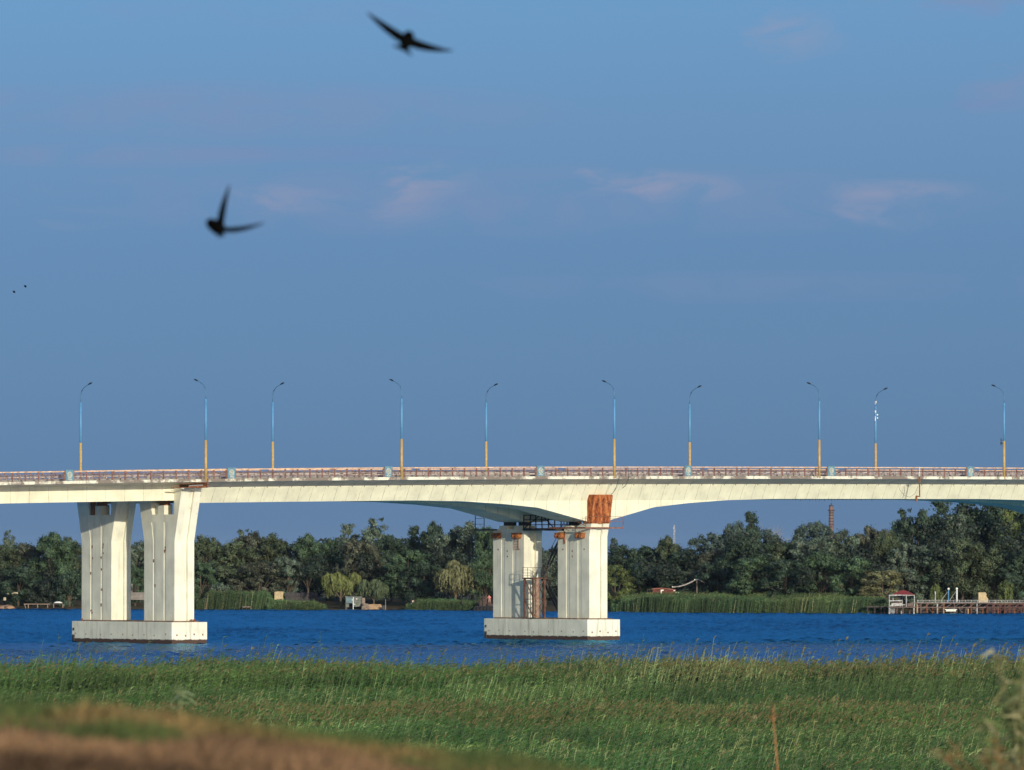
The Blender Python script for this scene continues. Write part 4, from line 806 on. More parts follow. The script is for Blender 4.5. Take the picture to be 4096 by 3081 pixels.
# front and skyline trees of the far bank: (x, top, width, behind the shore, (form, seed), leaf, label)
TREES = [
 (18, 1148, 34, 55, ('tall', 1), 'grey', 'slender pale tree poking above the wood near the left edge of the photo'),
 (6, 1178, 80, 25, ('round', 2), 'olive', 'olive tree cut by the left edge of the photo, above the sandy bank'),
 (58, 1176, 78, 30, ('broad', 3), 'brown', 'brownish low-topped tree over the sandy bank, left of the tall round tree'),
 (116, 1153, 92, 22, ('round', 4), 'green', 'tall round green tree left of the left pier, over the small jetty'),
 (152, 1162, 50, 40, ('round', 5), 'olive', 'yellowish tree touching the left side of the left pier'),
 (150, 1238, 60, 10, ('bush', 6), 'dark', 'low dark blue-green tree hanging over the jetty beside the left pier'),
 (40, 1225, 70, 12, ('broad', 7), 'dark', 'low dark tree standing over the stone ruin on the sandy bank'),
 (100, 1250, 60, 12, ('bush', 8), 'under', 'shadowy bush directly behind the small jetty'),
 (296, 1172, 60, 28, ('round', 9), 'grey', 'grey-green tree seen in the gap between the columns of the left pier'),
 (292, 1225, 46, 13, ('round', 2), 'green', 'small green tree in the left pier gap, under the red roof corner'),
 (445, 1160, 74, 30, ('round', 4), 'olive', 'olive tree just right of the left pier, back from the shore'),
 (432, 1215, 60, 14, ('broad', 7), 'green', 'leaning green tree beside the right edge of the left pier, over the tall reeds'),
 (478, 1262, 52, 12, ('bush', 6), 'grey', 'silvery bush behind the left end of the tall reeds'),
 (520, 1146, 44, 60, ('tall', 1), 'grey', 'bluish pointed tree rising behind the wood above the beige wall slab'),
 (505, 1172, 90, 32, ('broad', 3), 'olive', 'broad olive tree left of the beige wall slab, middle of the wood'),
 (545, 1152, 70, 38, ('round', 9), 'brown', 'brown-tinged round tree above and left of the beige wall slab'),
 (592, 1155, 64, 36, ('round', 5), 'olive', 'olive round tree straight above the beige wall slab'),
 (560, 1215, 84, 16, ('broad', 7), 'brown', 'dry brownish tree in front of the wood above the tall reeds'),
 (622, 1205, 62, 18, ('round', 2), 'grey', 'pale grey-green tree standing over the dark plank fence'),
 (665, 1156, 72, 34, ('round', 4), 'green', 'dark-topped green tree between the beige wall slab and the yellow willow'),
 (706, 1166, 56, 40, ('round', 9), 'green', 'narrow green tree behind the yellow willow'),
 (752, 1134, 56, 55, ('tall', 8), 'grey', 'tall pale tree, left one of the highest pair above the metal boathouse'),
 (806, 1122, 62, 52, ('tall', 1), 'grey', 'tall pale tree, right one of the highest pair above the metal boathouse'),
 (778, 1168, 84, 28, ('broad', 3), 'brown', 'dry brown-grey tree with bare limbs straight behind the metal boathouse'),
 (845, 1158, 70, 36, ('round', 5), 'dark', 'dark round tree right of the highest pair'),
 (880, 1190, 74, 18, ('round', 2), 'green', 'green tree over the bank between the small grey willow and the tan willow'),
 (895, 1138, 46, 50, ('tall', 8), 'dark', 'small dark spire of a tree on the skyline above the tan willow'),
 (936, 1130, 62, 46, ('round', 4), 'dark', 'dark blue-green tree on the skyline left of the centre pier'),
 (975, 1145, 70, 40, ('round', 9), 'grey', 'pale green tree on the skyline above the tan willow, second left of the centre pier'),
 (1020, 1130, 70, 38, ('round', 5), 'grey', 'silvery tree whose top meets the inspection gantry at the left'),
 (1062, 1140, 60, 34, ('round', 2), 'green', 'green tree half hidden by the left column of the centre pier'),
 (915, 1215, 70, 15, ('broad', 7), 'dark', 'dark green tree standing over the low metal footbridge'),
 (1050, 1195, 66, 16, ('round', 4), 'green', 'fresh green tree behind the tyred barge'),
 (1178, 1190, 60, 20, ('round', 9), 'grey', 'grey-green tree seen through the gap between the centre pier columns'),
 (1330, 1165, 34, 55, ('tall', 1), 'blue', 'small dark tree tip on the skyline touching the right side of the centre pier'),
 (1330, 1222, 60, 20, ('round', 2), 'lime', 'yellowish green tree at the right edge of the centre pier'),
 (1350, 1180, 70, 40, ('round', 5), 'dark', 'dark tree right of the centre pier, left of the red shed'),
 (1398, 1182, 76, 46, ('broad', 3), 'dark', 'broad dark tree behind the left end of the red shed'),
 (1442, 1160, 58, 44, ('round', 4), 'olive', 'olive tree with a raised top above the red shed'),
 (1478, 1186, 70, 44, ('round', 9), 'dark', 'dark tree over the utility pole, right of the red shed'),
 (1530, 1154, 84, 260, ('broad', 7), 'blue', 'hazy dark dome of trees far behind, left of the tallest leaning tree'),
 (1545, 1188, 76, 40, ('broad', 3), 'brown', 'brown-grey tree in front of the hazy dark dome'),
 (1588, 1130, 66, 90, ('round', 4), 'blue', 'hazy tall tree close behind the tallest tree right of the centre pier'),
 (1622, 1108, 52, 46, ('tall', 8), 'dark', 'tallest pointed dark tree between the centre pier and the chimney'),
 (1622, 1165, 100, 36, ('broad', 7), 'dark', 'wide dark tree round the foot of the tallest pointed tree'),
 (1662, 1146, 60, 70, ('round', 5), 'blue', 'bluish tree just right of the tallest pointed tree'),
 (1700, 1172, 80, 42, ('round', 2), 'olive', 'olive tree left below the chimney'),
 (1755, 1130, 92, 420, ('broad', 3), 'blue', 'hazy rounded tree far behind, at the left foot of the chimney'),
 (1760, 1165, 90, 40, ('broad', 7), 'grey', 'pale silvery tree with dry streaks below the chimney'),
 (1825, 1148, 72, 46, ('round', 9), 'grey', 'silvery tree just right of the chimney'),
 (1878, 1140, 78, 48, ('broad', 3), 'brown', 'dry brown-topped tree between the chimney and the dark tall grove'),
 (1915, 1150, 66, 36, ('round', 4), 'olive', 'olive tree at the left foot of the dark tall grove'),
 (1948, 1102, 52, 60, ('tall', 1), 'dark', 'leftmost dark tree of the tall grove at the right'),
 (1985, 1105, 70, 56, ('round', 5), 'dark', 'round dark tree, second in the tall grove at the right'),
 (2035, 1082, 84, 60, ('tall', 8), 'dark', 'high dark tree of the right grove reaching the end of the girder'),
 (2095, 1075, 90, 60, ('tall', 1), 'dark', 'high dark tree of the right grove behind the second haunch'),
 (2160, 1078, 96, 58, ('round', 9), 'dark', 'large dark tree of the right grove under the second haunch'),
 (2215, 1085, 90, 55, ('round', 4), 'dark', 'large dark tree cut by the right edge of the photo'),
 (2058, 1112, 62, 48, ('round', 2), 'grey', 'bright silver-leaved tree among the dark trees of the right grove'),
 (2180, 1105, 60, 46, ('tall', 8), 'lime', 'yellow-green pointed tree in the right grove near the right edge'),
 (1450, 1222, 96, 42, ('round', 4), 'dark', 'low dark tree straight behind the red shed'),
 (1385, 1225, 80, 42, ('round', 9), 'dark', 'low shadowy tree between the centre pier and the red shed'),
 (1505, 1230, 66, 38, ('round', 5), 'grey', 'grey-green low tree behind the utility pole'),
 (1560, 1215, 84, 34, ('broad', 7), 'dark', 'dark green low tree over the reeds, right of the utility pole'),
 (1630, 1200, 86, 22, ('round', 9), 'green', 'green low tree over the middle of the far reeds'),
 (1700, 1210, 84, 20, ('broad', 3), 'dark', 'dark low tree over the far reeds below the chimney'),
 (1775, 1195, 86, 24, ('round', 4), 'green', 'green tree over the far reeds right below the chimney'),
 (1840, 1205, 80, 20, ('broad', 7), 'green', 'green low tree left of the brownish tree by the gazebo'),
 (1905, 1232, 80, 14, ('round', 2), 'tanw', 'brownish tree close to the reeds, left of the red-roofed gazebo'),
 (1960, 1175, 86, 30, ('broad', 3), 'grey', 'grey-green tree behind the red-roofed gazebo'),
 (2020, 1190, 86, 32, ('round', 5), 'dark', 'dark shaded tree behind the globe lamps of the dock'),
 (2080, 1165, 96, 28, ('broad', 7), 'olive', 'broad olive tree leaning over the beige block on the dock'),
 (2150, 1180, 90, 28, ('round', 4), 'olive', 'olive tree behind the bright bush by the dock'),
 (2205, 1190, 80, 24, ('broad', 3), 'dark', 'dark tree behind the right end of the dock'),
 (735, 1237, 62, 8, ('willow', 21), 'yellow', 'bright yellow-green weeping willow above the metal boathouse', 'willow_tree'),
 (808, 1252, 48, 7, ('willow', 22), 'willow', 'small grey-green weeping willow right of the metal boathouse', 'willow_tree'),
 (985, 1212, 72, 9, ('willow', 23), 'tanw', 'tan-tinted weeping willow over the low metal footbridge', 'willow_tree'),
 (2172, 1256, 30, 10, ('bush', 8), 'lime', 'bright green bush right of the beige block by the dock', 'bush'),
 (2022, 1264, 22, 9, ('bush', 6), 'lime', 'small light green bush behind the globe lamps', 'bush'),
]
for row in TREES:
    x, yt, w, back, kind, leaf, label = row[:7]; nm = row[7] if len(row) > 7 else 'tree'
    tree(x, yt, w, D(x) + back, kind, leaf, label, nm, 'bush' if nm == 'bush' else 'tree', 'trees of the far bank' if nm != 'bush' else None)
for x, yt, v, s, lab in ((1640, 1130, 1390, 5, 'bare dead branches sticking up left of the chimney'), (790, 1190, 1425, 6, 'bare pale dead tree standing in the wood above the boathouse')):
    t = make_bare(s); p0 = far(x * 1.8517, yt * 1.8517, v); mb = t; zg = 1.3; k = (p0[2] - zg) / max(q[2] for q in mb.v); mb.v = [(a * k + p0[0], b_ * k + p0[1], c_ * k + zg) for a, b_, c_ in mb.v]
    o = mb.build('dead_tree', plain('pale_dead_wood', (0.33, 0.28, 0.22))); tag(o, lab, 'tree')
# the mass of the wood behind them
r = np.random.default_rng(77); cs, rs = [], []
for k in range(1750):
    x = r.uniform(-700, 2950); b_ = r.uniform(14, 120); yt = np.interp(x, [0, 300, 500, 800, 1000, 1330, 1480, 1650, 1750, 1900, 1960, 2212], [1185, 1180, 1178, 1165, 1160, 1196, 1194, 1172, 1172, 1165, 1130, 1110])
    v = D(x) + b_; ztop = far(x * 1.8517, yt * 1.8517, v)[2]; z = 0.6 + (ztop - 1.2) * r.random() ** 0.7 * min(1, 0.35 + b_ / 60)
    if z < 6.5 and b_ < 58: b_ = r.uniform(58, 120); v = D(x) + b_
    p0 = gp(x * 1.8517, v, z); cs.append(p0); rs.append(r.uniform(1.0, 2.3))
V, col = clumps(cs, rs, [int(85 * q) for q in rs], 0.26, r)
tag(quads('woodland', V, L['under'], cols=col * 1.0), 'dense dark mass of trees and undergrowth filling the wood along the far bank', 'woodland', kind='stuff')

# ------------------------------------------------------------------ reeds and grass
def ribbons(base, direc, side, length, width, droop, taper, seg=3):
    """curved blades: (n,3) arrays -> (n*seg,4,3)"""
    n = len(base); rings = []
    for i in range(seg + 1):
        s = i / seg; p_ = base + direc * (length * s)[:, None] + np.array([0, 0, -1.0]) * (droop * length * s * s)[:, None]
        w = width * ((1 - s) * (1 - taper) + taper if i else 1.0) if taper > 0 else width * (1 - 0.9 * s)
        rings.append((p_ - side * (w / 2)[:, None], p_ + side * (w / 2)[:, None]))
    out = [np.stack([rings[i][0], rings[i][1], rings[i + 1][1], rings[i + 1][0]], 1) for i in range(seg)]
    return np.concatenate(out)
reedmat = leafmat('reed_leaf', (0.034, 0.094, 0.024), trans=0.13, rough=0.5)
def reeds(name, base, height, wscale, leaves, dead, plume_p, label, seed, leafw=0.034, mat=reedmat, wind=0.55, leaflen=0.5, stems=True, lowleaf=0.25):
    r = np.random.default_rng(seed); n = len(base); Vs, Cs = [], []
    wd = RGT[None] * 1.0
    lean = wd * (0.10 + 0.12 * r.random(n))[:, None] * wind * 2 + r.normal(size=(n, 3)) * 0.05; lean[:, 2] = 0; sd_ = unit(np.array([0, 0, 1.0]) + lean)
    view_side = unit(RGT[None] + r.normal(size=(n, 3)) * 0.25)
    tintp = (0.6 + 0.75 * r.random(n)) * (0.45 + 0.65 * vnoise(base[:, 0] / 5, base[:, 1] / 5, 5) + 0.4 * vnoise(base[:, 0] / 17, base[:, 1] / 17, 25)); hue = vnoise(base[:, 0] / 11, base[:, 1] / 11, 9)
    tan = np.array([4.2, 2.0, 2.5]); grn = np.array([1.0, 1.0, 1.0])
    isd = r.random(n) < dead
    stemc = np.where(isd[:, None], np.array([8.5, 3.3, 5.2]), np.array([1.6, 1.05, 1.1])) * tintp[:, None]
    V = ribbons(base, sd_, view_side, height, np.full(n, 0.022 * wscale), np.zeros(n), 0.6, 2)
    if stems: Vs.append(V); Cs.append(np.tile(stemc, (2, 1)))
    for k in range(leaves):
        fr_ = lowleaf + (1 - lowleaf) * (k + r.random(n)) / leaves; b0 = base + sd_ * (height * fr_)[:, None]
        az = r.normal(size=(n, 3)) * 0.55 + RGT[None] * wind * 1.5; az[:, 2] = 0; d = unit(unit(az) + np.array([0, 0, 1.0]) * (0.75 + 0.5 * r.random(n))[:, None])
        side = unit(np.cross(d, r.normal(size=(n, 3)) + FWD[None] * 1.2)); ln_ = leaflen * (0.7 + 0.6 * r.random(n)) * (1.1 - 0.4 * fr_)
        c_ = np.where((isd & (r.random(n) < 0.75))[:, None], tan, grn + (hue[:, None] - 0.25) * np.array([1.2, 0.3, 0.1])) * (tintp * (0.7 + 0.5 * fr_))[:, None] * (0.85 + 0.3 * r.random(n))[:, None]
        Vs.append(ribbons(b0, d, side, ln_, np.full(n, leafw * wscale), 0.45 + 0.5 * r.random(n), 0, 2)); Cs.append(np.tile(c_, (2, 1)))
    m = r.random(n) < plume_p; nb = int(m.sum())
    if nb:
        tip = base[m] + sd_[m] * (height[m] - 0.05)[:, None]
        for k in range(4):
            d = unit(np.array([0, 0, 1.0]) + RGT[None] * (0.35 + 0.5 * r.random(nb))[:, None] + r.normal(size=(nb, 3)) * 0.18)
            Vs.append(ribbons(tip, d, unit(np.cross(d, r.normal(size=(nb, 3)))), 0.34 * (0.7 + 0.6 * r.random(nb)), np.full(nb, 0.055 * wscale), 0.25 + 0.3 * r.random(nb), 0, 2)); Cs.append(np.tile(np.array([4.2, 1.35, 2.2]) * (0.7 + 0.6 * r.random(nb))[:, None], (2, 1)))
    V = np.concatenate(Vs); C = np.concatenate(Cs).clip(0.05, 8)
    return tag(quads(name, V, mat, cols=C.astype(np.float32)), label, 'reeds' if 'reed' in name else 'grass', kind='stuff')
r = np.random.default_rng(11)
def scatter(n, v0, v1, margin=1.6, pw=1.0):
    v = v0 + (v1 - v0) * r.random(n) ** pw; u = (r.random(n) * 2 - 1) * v * 0.0686 * margin; return u, v
# tall belt at the water's edge
n = 43000; u, v = scatter(n, 438, 481)
px_ = 2048 + u / v * FPX
keep = v < 474 + 6 * np.sin(u * 0.21) + 4 * np.sin(u * 0.077 + 1); u, v, px_ = u[keep], v[keep], px_[keep]
base = uv(0, 0)[None] + u[:, None] * RGT + v[:, None] * FWD; base[:, 2] = 0.3
hgt = (2.85 + 0.7 * vnoise(u / 5, v / 9, 2) + r.normal(size=len(u)) * 0.28) * (0.94 + 0.05 * np.clip((px_ - 2900) / 900, 0, 1.4)); hgt *= np.where(r.random(len(u)) < 0.05, 1.12 + 0.28 * r.random(len(u)), 1)
deadp = np.clip((px_ - 1800) / 2000, 0.02, 0.5) * (0.3 + 1.2 * vnoise(u / 6, v / 20, 8))
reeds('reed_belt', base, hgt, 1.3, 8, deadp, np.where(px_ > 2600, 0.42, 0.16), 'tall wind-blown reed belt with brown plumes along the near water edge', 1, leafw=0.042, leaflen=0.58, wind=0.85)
# mixed sedge and reed meadow in front
n = 77000; u, v = scatter(n, 205, 440, pw=0.85)
base = uv(0, 0)[None] + u[:, None] * RGT + v[:, None] * FWD; base[:, 2] = ground_z(u, v) - 0.1
band = 1.05 + 1.0 * vnoise(u / 22 + 3, v / 15, 12) + 0.75 * vnoise(u / 5, v / 7, 15) + 0.9 * np.exp(-((v - 418 - 0.12 * u) / 11) ** 2) * (u > -4) + 0.5 * np.exp(-((v - 255) / 22) ** 2)
hgt = band + r.normal(size=n) * 0.2
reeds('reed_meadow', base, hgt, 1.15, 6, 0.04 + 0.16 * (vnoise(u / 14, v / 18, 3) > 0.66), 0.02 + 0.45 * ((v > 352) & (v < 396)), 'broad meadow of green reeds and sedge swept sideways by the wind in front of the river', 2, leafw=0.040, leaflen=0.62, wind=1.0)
# far bank reeds
farreed = leafmat('far_reed_leaf', (0.044, 0.094, 0.034), rough=0.7)
def far_reeds(x0, x1, d0, d1, h0, n, label, seed, dead=0.03, name='reed_patch', tall=0.22):
    rr_ = np.random.default_rng(seed); x = (x0 + (x1 - x0) * rr_.random(n)) * 1.8517; sh = shore(x); v = sh + d0 + (d1 - d0) * rr_.random(n); u = (x - 2048) / FPX * v
    base = uv(0, 0)[None] + u[:, None] * RGT + v[:, None] * FWD; base[:, 2] = 0.1 + (v - sh).clip(0) * 0.03
    edge_ = np.clip(np.minimum(x - x0 * 1.8517, x1 * 1.8517 - x) / 45, 0.45, 1)
    h = h0 * edge_ * (0.72 + 0.42 * vnoise(u / 5, v / 6, seed) + 0.16 * vnoise(u / 1.1, v / 3, seed + 3)) + rr_.normal(size=n) * tall
    reeds(name, base, h, 2.4, 9, dead, 0.02, label, seed, leafw=0.034, mat=farreed, leaflen=1.0, wind=0.45, lowleaf=0.0)
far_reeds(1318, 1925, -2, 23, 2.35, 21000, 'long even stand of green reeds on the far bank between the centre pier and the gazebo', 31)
far_reeds(424, 596, 0, 12, 2.8, 5200, 'tall green cattails beside the left pier on the far bank', 32)
far_reeds(575, 700, -2, 6, 1.3, 2600, 'low yellow-green reeds between the tall cattails and the boathouse', 33)
far_reeds(876, 1055, -3, 6, 1.35, 4600, 'low light green reeds in front of the metal footbridge on the far bank', 34)
# near hill: dry grass with a green crest (thrown out of focus)
def tuft(name, n, v0, v1, u0f, u1f, h0, colr, label, seed, dead):
    rr_ = np.random.default_rng(seed); v = v0 + (v1 - v0) * rr_.random(n); u = (u0f + (u1f - u0f) * rr_.random(n)) * v; base = uv(0, 0)[None] + u[:, None] * RGT + v[:, None] * FWD; base[:, 2] = ground_z(u, v) - 0.01
    pt = vnoise(u * 3.2, v * 1.2, seed); h = h0 * (0.2 + 1.9 * pt ** 2) * (0.6 + 0.7 * rr_.random(n)); d = unit(np.array([0, 0, 1.0]) + rr_.normal(size=(n, 3)) * 0.35 + RGT * 0.15); side = unit(np.cross(d, rr_.normal(size=(n, 3)) + FWD * 1.0))
    V = ribbons(base, d, side, h, np.full(n, 0.011), 0.3 + 0.3 * rr_.random(n), 0, 2)
    mixd = np.clip((vnoise(u * 2.1 + 9, v * 0.9, seed + 1) - 0.5) * 3 + dead, 0, 1)[:, None]
    c_ = (np.array(colr[0]) * mixd + np.array(colr[1]) * (1 - mixd)) * (0.55 + 0.9 * rr_.random(n))[:, None]
    return tag(quads(name, V, grassm, cols=np.tile(c_, (2, 1)).astype(np.float32)), label, 'grass', kind='stuff')
grassm = leafmat('dry_grass_blade', (1, 1, 1), trans=0.15, rough=0.8)
tuft('dry_grass', 70000, 13, 24.5, -0.10, 0.03, 0.075, ((0.27, 0.16, 0.085), (0.085, 0.05, 0.028)), 'dry brown grass on the blurred slope in the lower left foreground', 41, 0.55)
tuft('green_grass', 36000, 23.9, 31, -0.10, 0.03, 0.07, ((0.22, 0.15, 0.06), (0.085, 0.115, 0.035)), 'blurred green grass along the crest of the foreground slope', 42, 0.15)
# foreground weeds
def weed(px, ytop, v, zb_, stems, label, leaf, spread, lw, ll, drop, cols2, name='weed_plant', stalkw=0.010, seed=1, head=None):
    rr_ = np.random.default_rng(seed); top = far(px, ytop, v); H = top[2] - zb_; t = empty(name, (top[0], top[1], zb_), label, 'plant'); mb = MB(); B, Dd, Ss, Ll, Cc = [], [], [], [], []
    for k in range(stems):
        a = rr_.uniform(-1, 1); h = H * rr_.uniform(0.6, 1.0) if k else H; off = RGT * a * spread * 0.3 + FWD * rr_.normal() * spread * 0.2
        pts_ = [np.array([top[0], top[1], zb_]) + off * 0.3 + off * 2.2 * q + RGT * a * spread * 0.6 * q * q + np.array([0, 0, h * q]) for q in np.linspace(0, 1, 7)]
        mb.tube(pts_, [stalkw * (1 - 0.6 * q) for q in np.linspace(0, 1, 7)], 5)
        for j in range(leaf):
            q = rr_.uniform(0.2, 1.0) if head is None else rr_.uniform(0.88, 1.0); i = min(5, int(q * 6)); p_ = pts_[i] + (pts_[i + 1] - pts_[i]) * (q * 6 - i); d = rr_.normal(size=3); d[2] = drop + rr_.normal() * 0.3; B.append(p_); Dd.append(d / np.linalg.norm(d)); Ss.append(rr_.normal(size=3)); Ll.append(ll * rr_.uniform(0.6, 1.3)); Cc.append(np.array(cols2[rr_.integers(len(cols2))]) * rr_.uniform(0.7, 1.25))
    mb.build('stalk', plain('weed_stalk', cols2[0], var=0.2), t)
    B, Dd, Ss, Ll, Cc = map(np.array, (B, Dd, Ss, Ll, Cc)); side = unit(np.cross(Dd, Ss)); V = ribbons(B, Dd, side, Ll, np.full(len(B), lw), np.full(len(B), 0.15), 0.35, 2)
    quads('leaves', V, grassm, t, np.tile(Cc, (2, 1)).astype(np.float32)); return t
def gz(px, v): return float(ground_z(np.array([(px - 2048) / FPX * v]), np.array([float(v)]))[0])
weed(3122, 2845, 80, gz(3122, 80), 1, 'single dry orange-brown stalk with a frayed top in the right foreground', 16, 0.08, 0.012, 0.11, 0.9, [(0.36, 0.17, 0.07), (0.22, 0.13, 0.06)], stalkw=0.014, seed=3, head=True)
weed(4105, 2585, 46, gz(4105, 46), 14, 'blurred leafy weed with pale drooping seed pods at the right edge of the photo', 24, 0.2, 0.024, 0.12, -0.5, [(0.20, 0.20, 0.09), (0.08, 0.11, 0.04), (0.10, 0.14, 0.05), (0.06, 0.075, 0.03), (0.30, 0.29, 0.16)], seed=4, stalkw=0.008)
weed(4040, 2890, 40, gz(4040, 40), 10, 'blurred brown dried weed in the bottom right corner below the leafy one', 50, 0.30, 0.022, 0.08, 0.2, [(0.24, 0.15, 0.06), (0.17, 0.12, 0.045), (0.22, 0.20, 0.10)], seed=5, stalkw=0.006)
weed(705, 2745, 62, gz(705, 62), 5, 'blurred pale green leafy sprig behind the crest of the foreground slope', 26, 0.24, 0.03, 0.13, 0.1, [(0.19, 0.25, 0.12), (0.25, 0.30, 0.15)], seed=6, stalkw=0.007)

# ------------------------------------------------------------------ far bank objects (photo pixels, 4096 wide)
def rect(px0, px1, y0, y1, v, depth, mb, dz=0.0):     # an upright block facing the river
    a = far(px0, y1, v); b_ = far(px1, y0, v); w = (b_ - a) @ RGT; c_ = a + RGT * w / 2 + FWD * depth / 2; c_[2] = (a[2] + b_[2]) / 2
    return mb.obox(c_, RGT * abs(w) / 2, FWD * depth / 2, np.array([0, 0, abs(b_[2] - a[2]) / 2]))
def sv(px, d=0.0): return float(shore(px)) + d
def thing(name, px, v, label, cat, group=None, z=0.5): return empty(name, gp(px, v, z), label, cat, group)
def bar(mb, p, q, v, w, v2=None): return mb.beam(far(*p, v), far(*q, v2 or v), w)
# small jetty with an upturned dinghy, left
v = sv(170, 3); t = thing('jetty', 170, v, 'small weathered plank jetty at the water edge left of the left pier', 'jetty')
mb = MB(); rect(95, 200, 2415, 2419, v, 2.2, mb); mb.build('deck', plain('tan_planks', (0.22, 0.15, 0.11), var=0.4, scale=2), t); mb = MB(); rect(200, 255, 2415, 2418, v, 2.2, mb); mb.build('landing', 'dark_wood', t)  # main deck in tan planks, landing in darker wood
for x in (98, 113, 150, 190, 214, 251):
    mb = MB(); bar(mb, (x, 2418), (x + (6 if x == 98 else 0), 2440), v, 0.16); mb.build('leg', 'wood', t)
v2 = v + 1; t = thing('dinghy', 232, v2, 'small white upturned dinghy lying on the dark end of the jetty', 'boat', z=1.1)
mb = MB(); rings = []
for q in np.linspace(-1, 1, 9):
    w = 0.45 * math.sqrt(max(0.02, 1 - q * q)); c0 = far(232, 2414, v2) + RGT * q * 0.85; c0[2] += 0.02; rings.append([c0 + FWD * w * math.cos(a) + np.array([0, 0, 0.36 * w / 0.45 * math.sin(a)]) for a in np.linspace(0, math.pi, 7)])
mb.loft(rings); mb.build('hull', 'white_paint', t, True); mb = MB(); bar(mb, (218, 2413), (247, 2413), v2 - 0.45, 0.05); mb.build('keel_strip', 'dark_steel', t)
mb = MB(); rr = random.Random(9)
for k in range(26): x = rr.uniform(-20, 44); c0 = gp(x, sv(x, rr.uniform(1, 8)), 0.2); mb.ball(c0, rr.uniform(0.5, 1.3), 7, 5, (1, 1, 0.55))
o = mb.build('sand_bank', 'sand', None, True); o['kind'] = 'structure'
t = thing('stone_ruin', 60, sv(60, 9), 'broken pale stone wall on the bank above the sand at the left edge', 'wall'); mb = MB()
for a, b_, c_, d in ((47, 59, 2368, 2378), (60, 72, 2369, 2376), (28, 36, 2370, 2377), (14, 24, 2390, 2402), (50, 57, 2378, 2383), (78, 85, 2371, 2376)): rect(a, b_, c_, d, sv(60, 9), 0.5, mb)
mb.build('masonry', plain('pale_stone', (0.5, 0.43, 0.28), var=0.4), t)
# between the left pier columns: cottage roof, garden wall
v = sv(520, 24); t = thing('cottage', 515, v, 'cottage with a red roof corner showing in the gap of the left pier', 'house')
mb = MB(); rect(486, 530, 2296, 2390, v, 4, mb); mb.build('wall', 'grey', t); mb = MB(); a, b_ = far(478, 2296, v - .3), far(540, 2293, v - .3); c_, d = far(492, 2276, v + 2), far(538, 2277, v + 2); e_, f_ = far(478, 2296, v + 4.3), far(540, 2293, v + 4.3)
mb.add([a, b_, d, c_, e_, f_], [(0, 1, 2, 3), (3, 2, 5, 4), (0, 3, 4), (1, 5, 2), (0, 4, 5, 1)]); mb.build('roof', 'red_roof', t)
v = sv(550, 11); mb = MB(); rect(470, 600, 2370, 2376, v, 0.5, mb); rect(470, 600, 2376, 2400, v + 0.1, 0.3, mb); o = mb.build('garden_wall', plain('pale_wall', (0.24, 0.21, 0.19), var=0.4, scale=0.8)); tag(o, 'low pale garden wall in the gap between the columns of the left pier', 'wall')
# beige slab, plank fence
v = sv(1116, 12); mb = MB(); c0 = [(1098, 2368), (1110, 2366), (1133, 2367), (1134, 2371), (1132, 2384), (1134, 2398), (1128, 2410), (1098, 2410)]
mb.loft([[far(a, b_, v) for a, b_ in c0], [far(a, b_, v) + FWD * 0.5 for a, b_ in c0]]); o = mb.build('wall_slab', 'beige'); tag(o, 'beige plastered wall slab with a chipped edge behind the tall cattails', 'wall')
v = sv(1200, 14); t = thing('plank_fence', 1200, v, 'dark grey plank fence between the beige slab and the yellow willow', 'fence'); mb = MB(); rr = random.Random(2)
for k in range(38): x = 1142 + k * 3.4; mb2 = rect(x, x + 3.1, 2371 + rr.uniform(-1.5, 1.5), 2432, v, 0.05, mb)
mb.build('boards', plain('grey_boards', (0.05, 0.043, 0.046), var=0.5, scale=2), t); mb = MB(); bar(mb, (1140, 2385), (1274, 2385), v - 0.08, 0.1); bar(mb, (1140, 2415), (1274, 2415), v - 0.08, 0.1); mb.build('rails', 'dark_wood', t)
# metal boathouse
v = sv(1415, 1.2); t = thing('boathouse', 1415, v, 'boxy sheet-metal boathouse with an open dark doorway standing in the water edge', 'boathouse')
mb = MB(); rect(1383, 1412, 2388, 2413, v, 0.08, mb); mb.build('front_panel', 'metal_blue', t); mb = MB(); rect(1413, 1446, 2390, 2427, v - 0.05, 0.08, mb)
for k in range(6): bar(mb, (1413, 2396 + k * 5.5), (1446, 2396 + k * 5.5), v - 0.1, 0.05)
mb.build('side_panel', 'metal_grey', t); mb = MB(); rect(1381, 1448, 2386.5, 2389.5, v - 0.15, 3.2, mb); mb.build('roof', 'metal_grey', t)
mb = MB(); rect(1383, 1448, 2392, 2440, v + 2.8, 0.1, mb); rect(1446, 1449, 2390, 2440, v, 2.8, mb); mb.build('back_wall', 'dark_wood', t)
mb = MB(); rect(1384, 1396, 2413, 2429, v + 0.5, 0.08, mb); mb.build('door_leaf', 'metal_grey', t)
for x in (1383.5, 1412.5, 1446): mb = MB(); bar(mb, (x, 2389), (x, 2442), v - 0.12, 0.12); mb.build('post', 'white_paint' if x == 1412.5 else 'metal_grey', t)
mb = MB()
for a, b_ in ((1409, 2400), (1427, 2396), (1412, 2412), (1419, 2418)): rect(a - 1.3, a + 1.3, b_ - 2.5, b_ + 2.5, v - 0.16, 0.04, mb)
mb.build('white_plates', 'white_paint', t)
v = sv(1485, 1.5); t = thing('stone_slipway', 1485, v, 'tan stone steps and rubble between the boathouse and the small grey willow', 'steps'); mb = MB(); rr = random.Random(3)
for k in range(6): rect(1470 + k, 1530 - k, 2438 - 3.4 * k - 3.4, 2438 - 3.4 * k, v + 0.5 * k, 0.6, mb)
mb.build('steps', 'tan', t); mb = MB(); rect(1448, 1460, 2392, 2436, v + 1.2, 0.4, mb)
for k in range(20): c0 = far(rr.uniform(1449, 1475), rr.uniform(2418, 2438), v); mb.ball(c0, rr.uniform(0.15, 0.4), 6, 4)
mb.build('rubble', plain('rubble', (0.27, 0.2, 0.15), var=0.4), t)
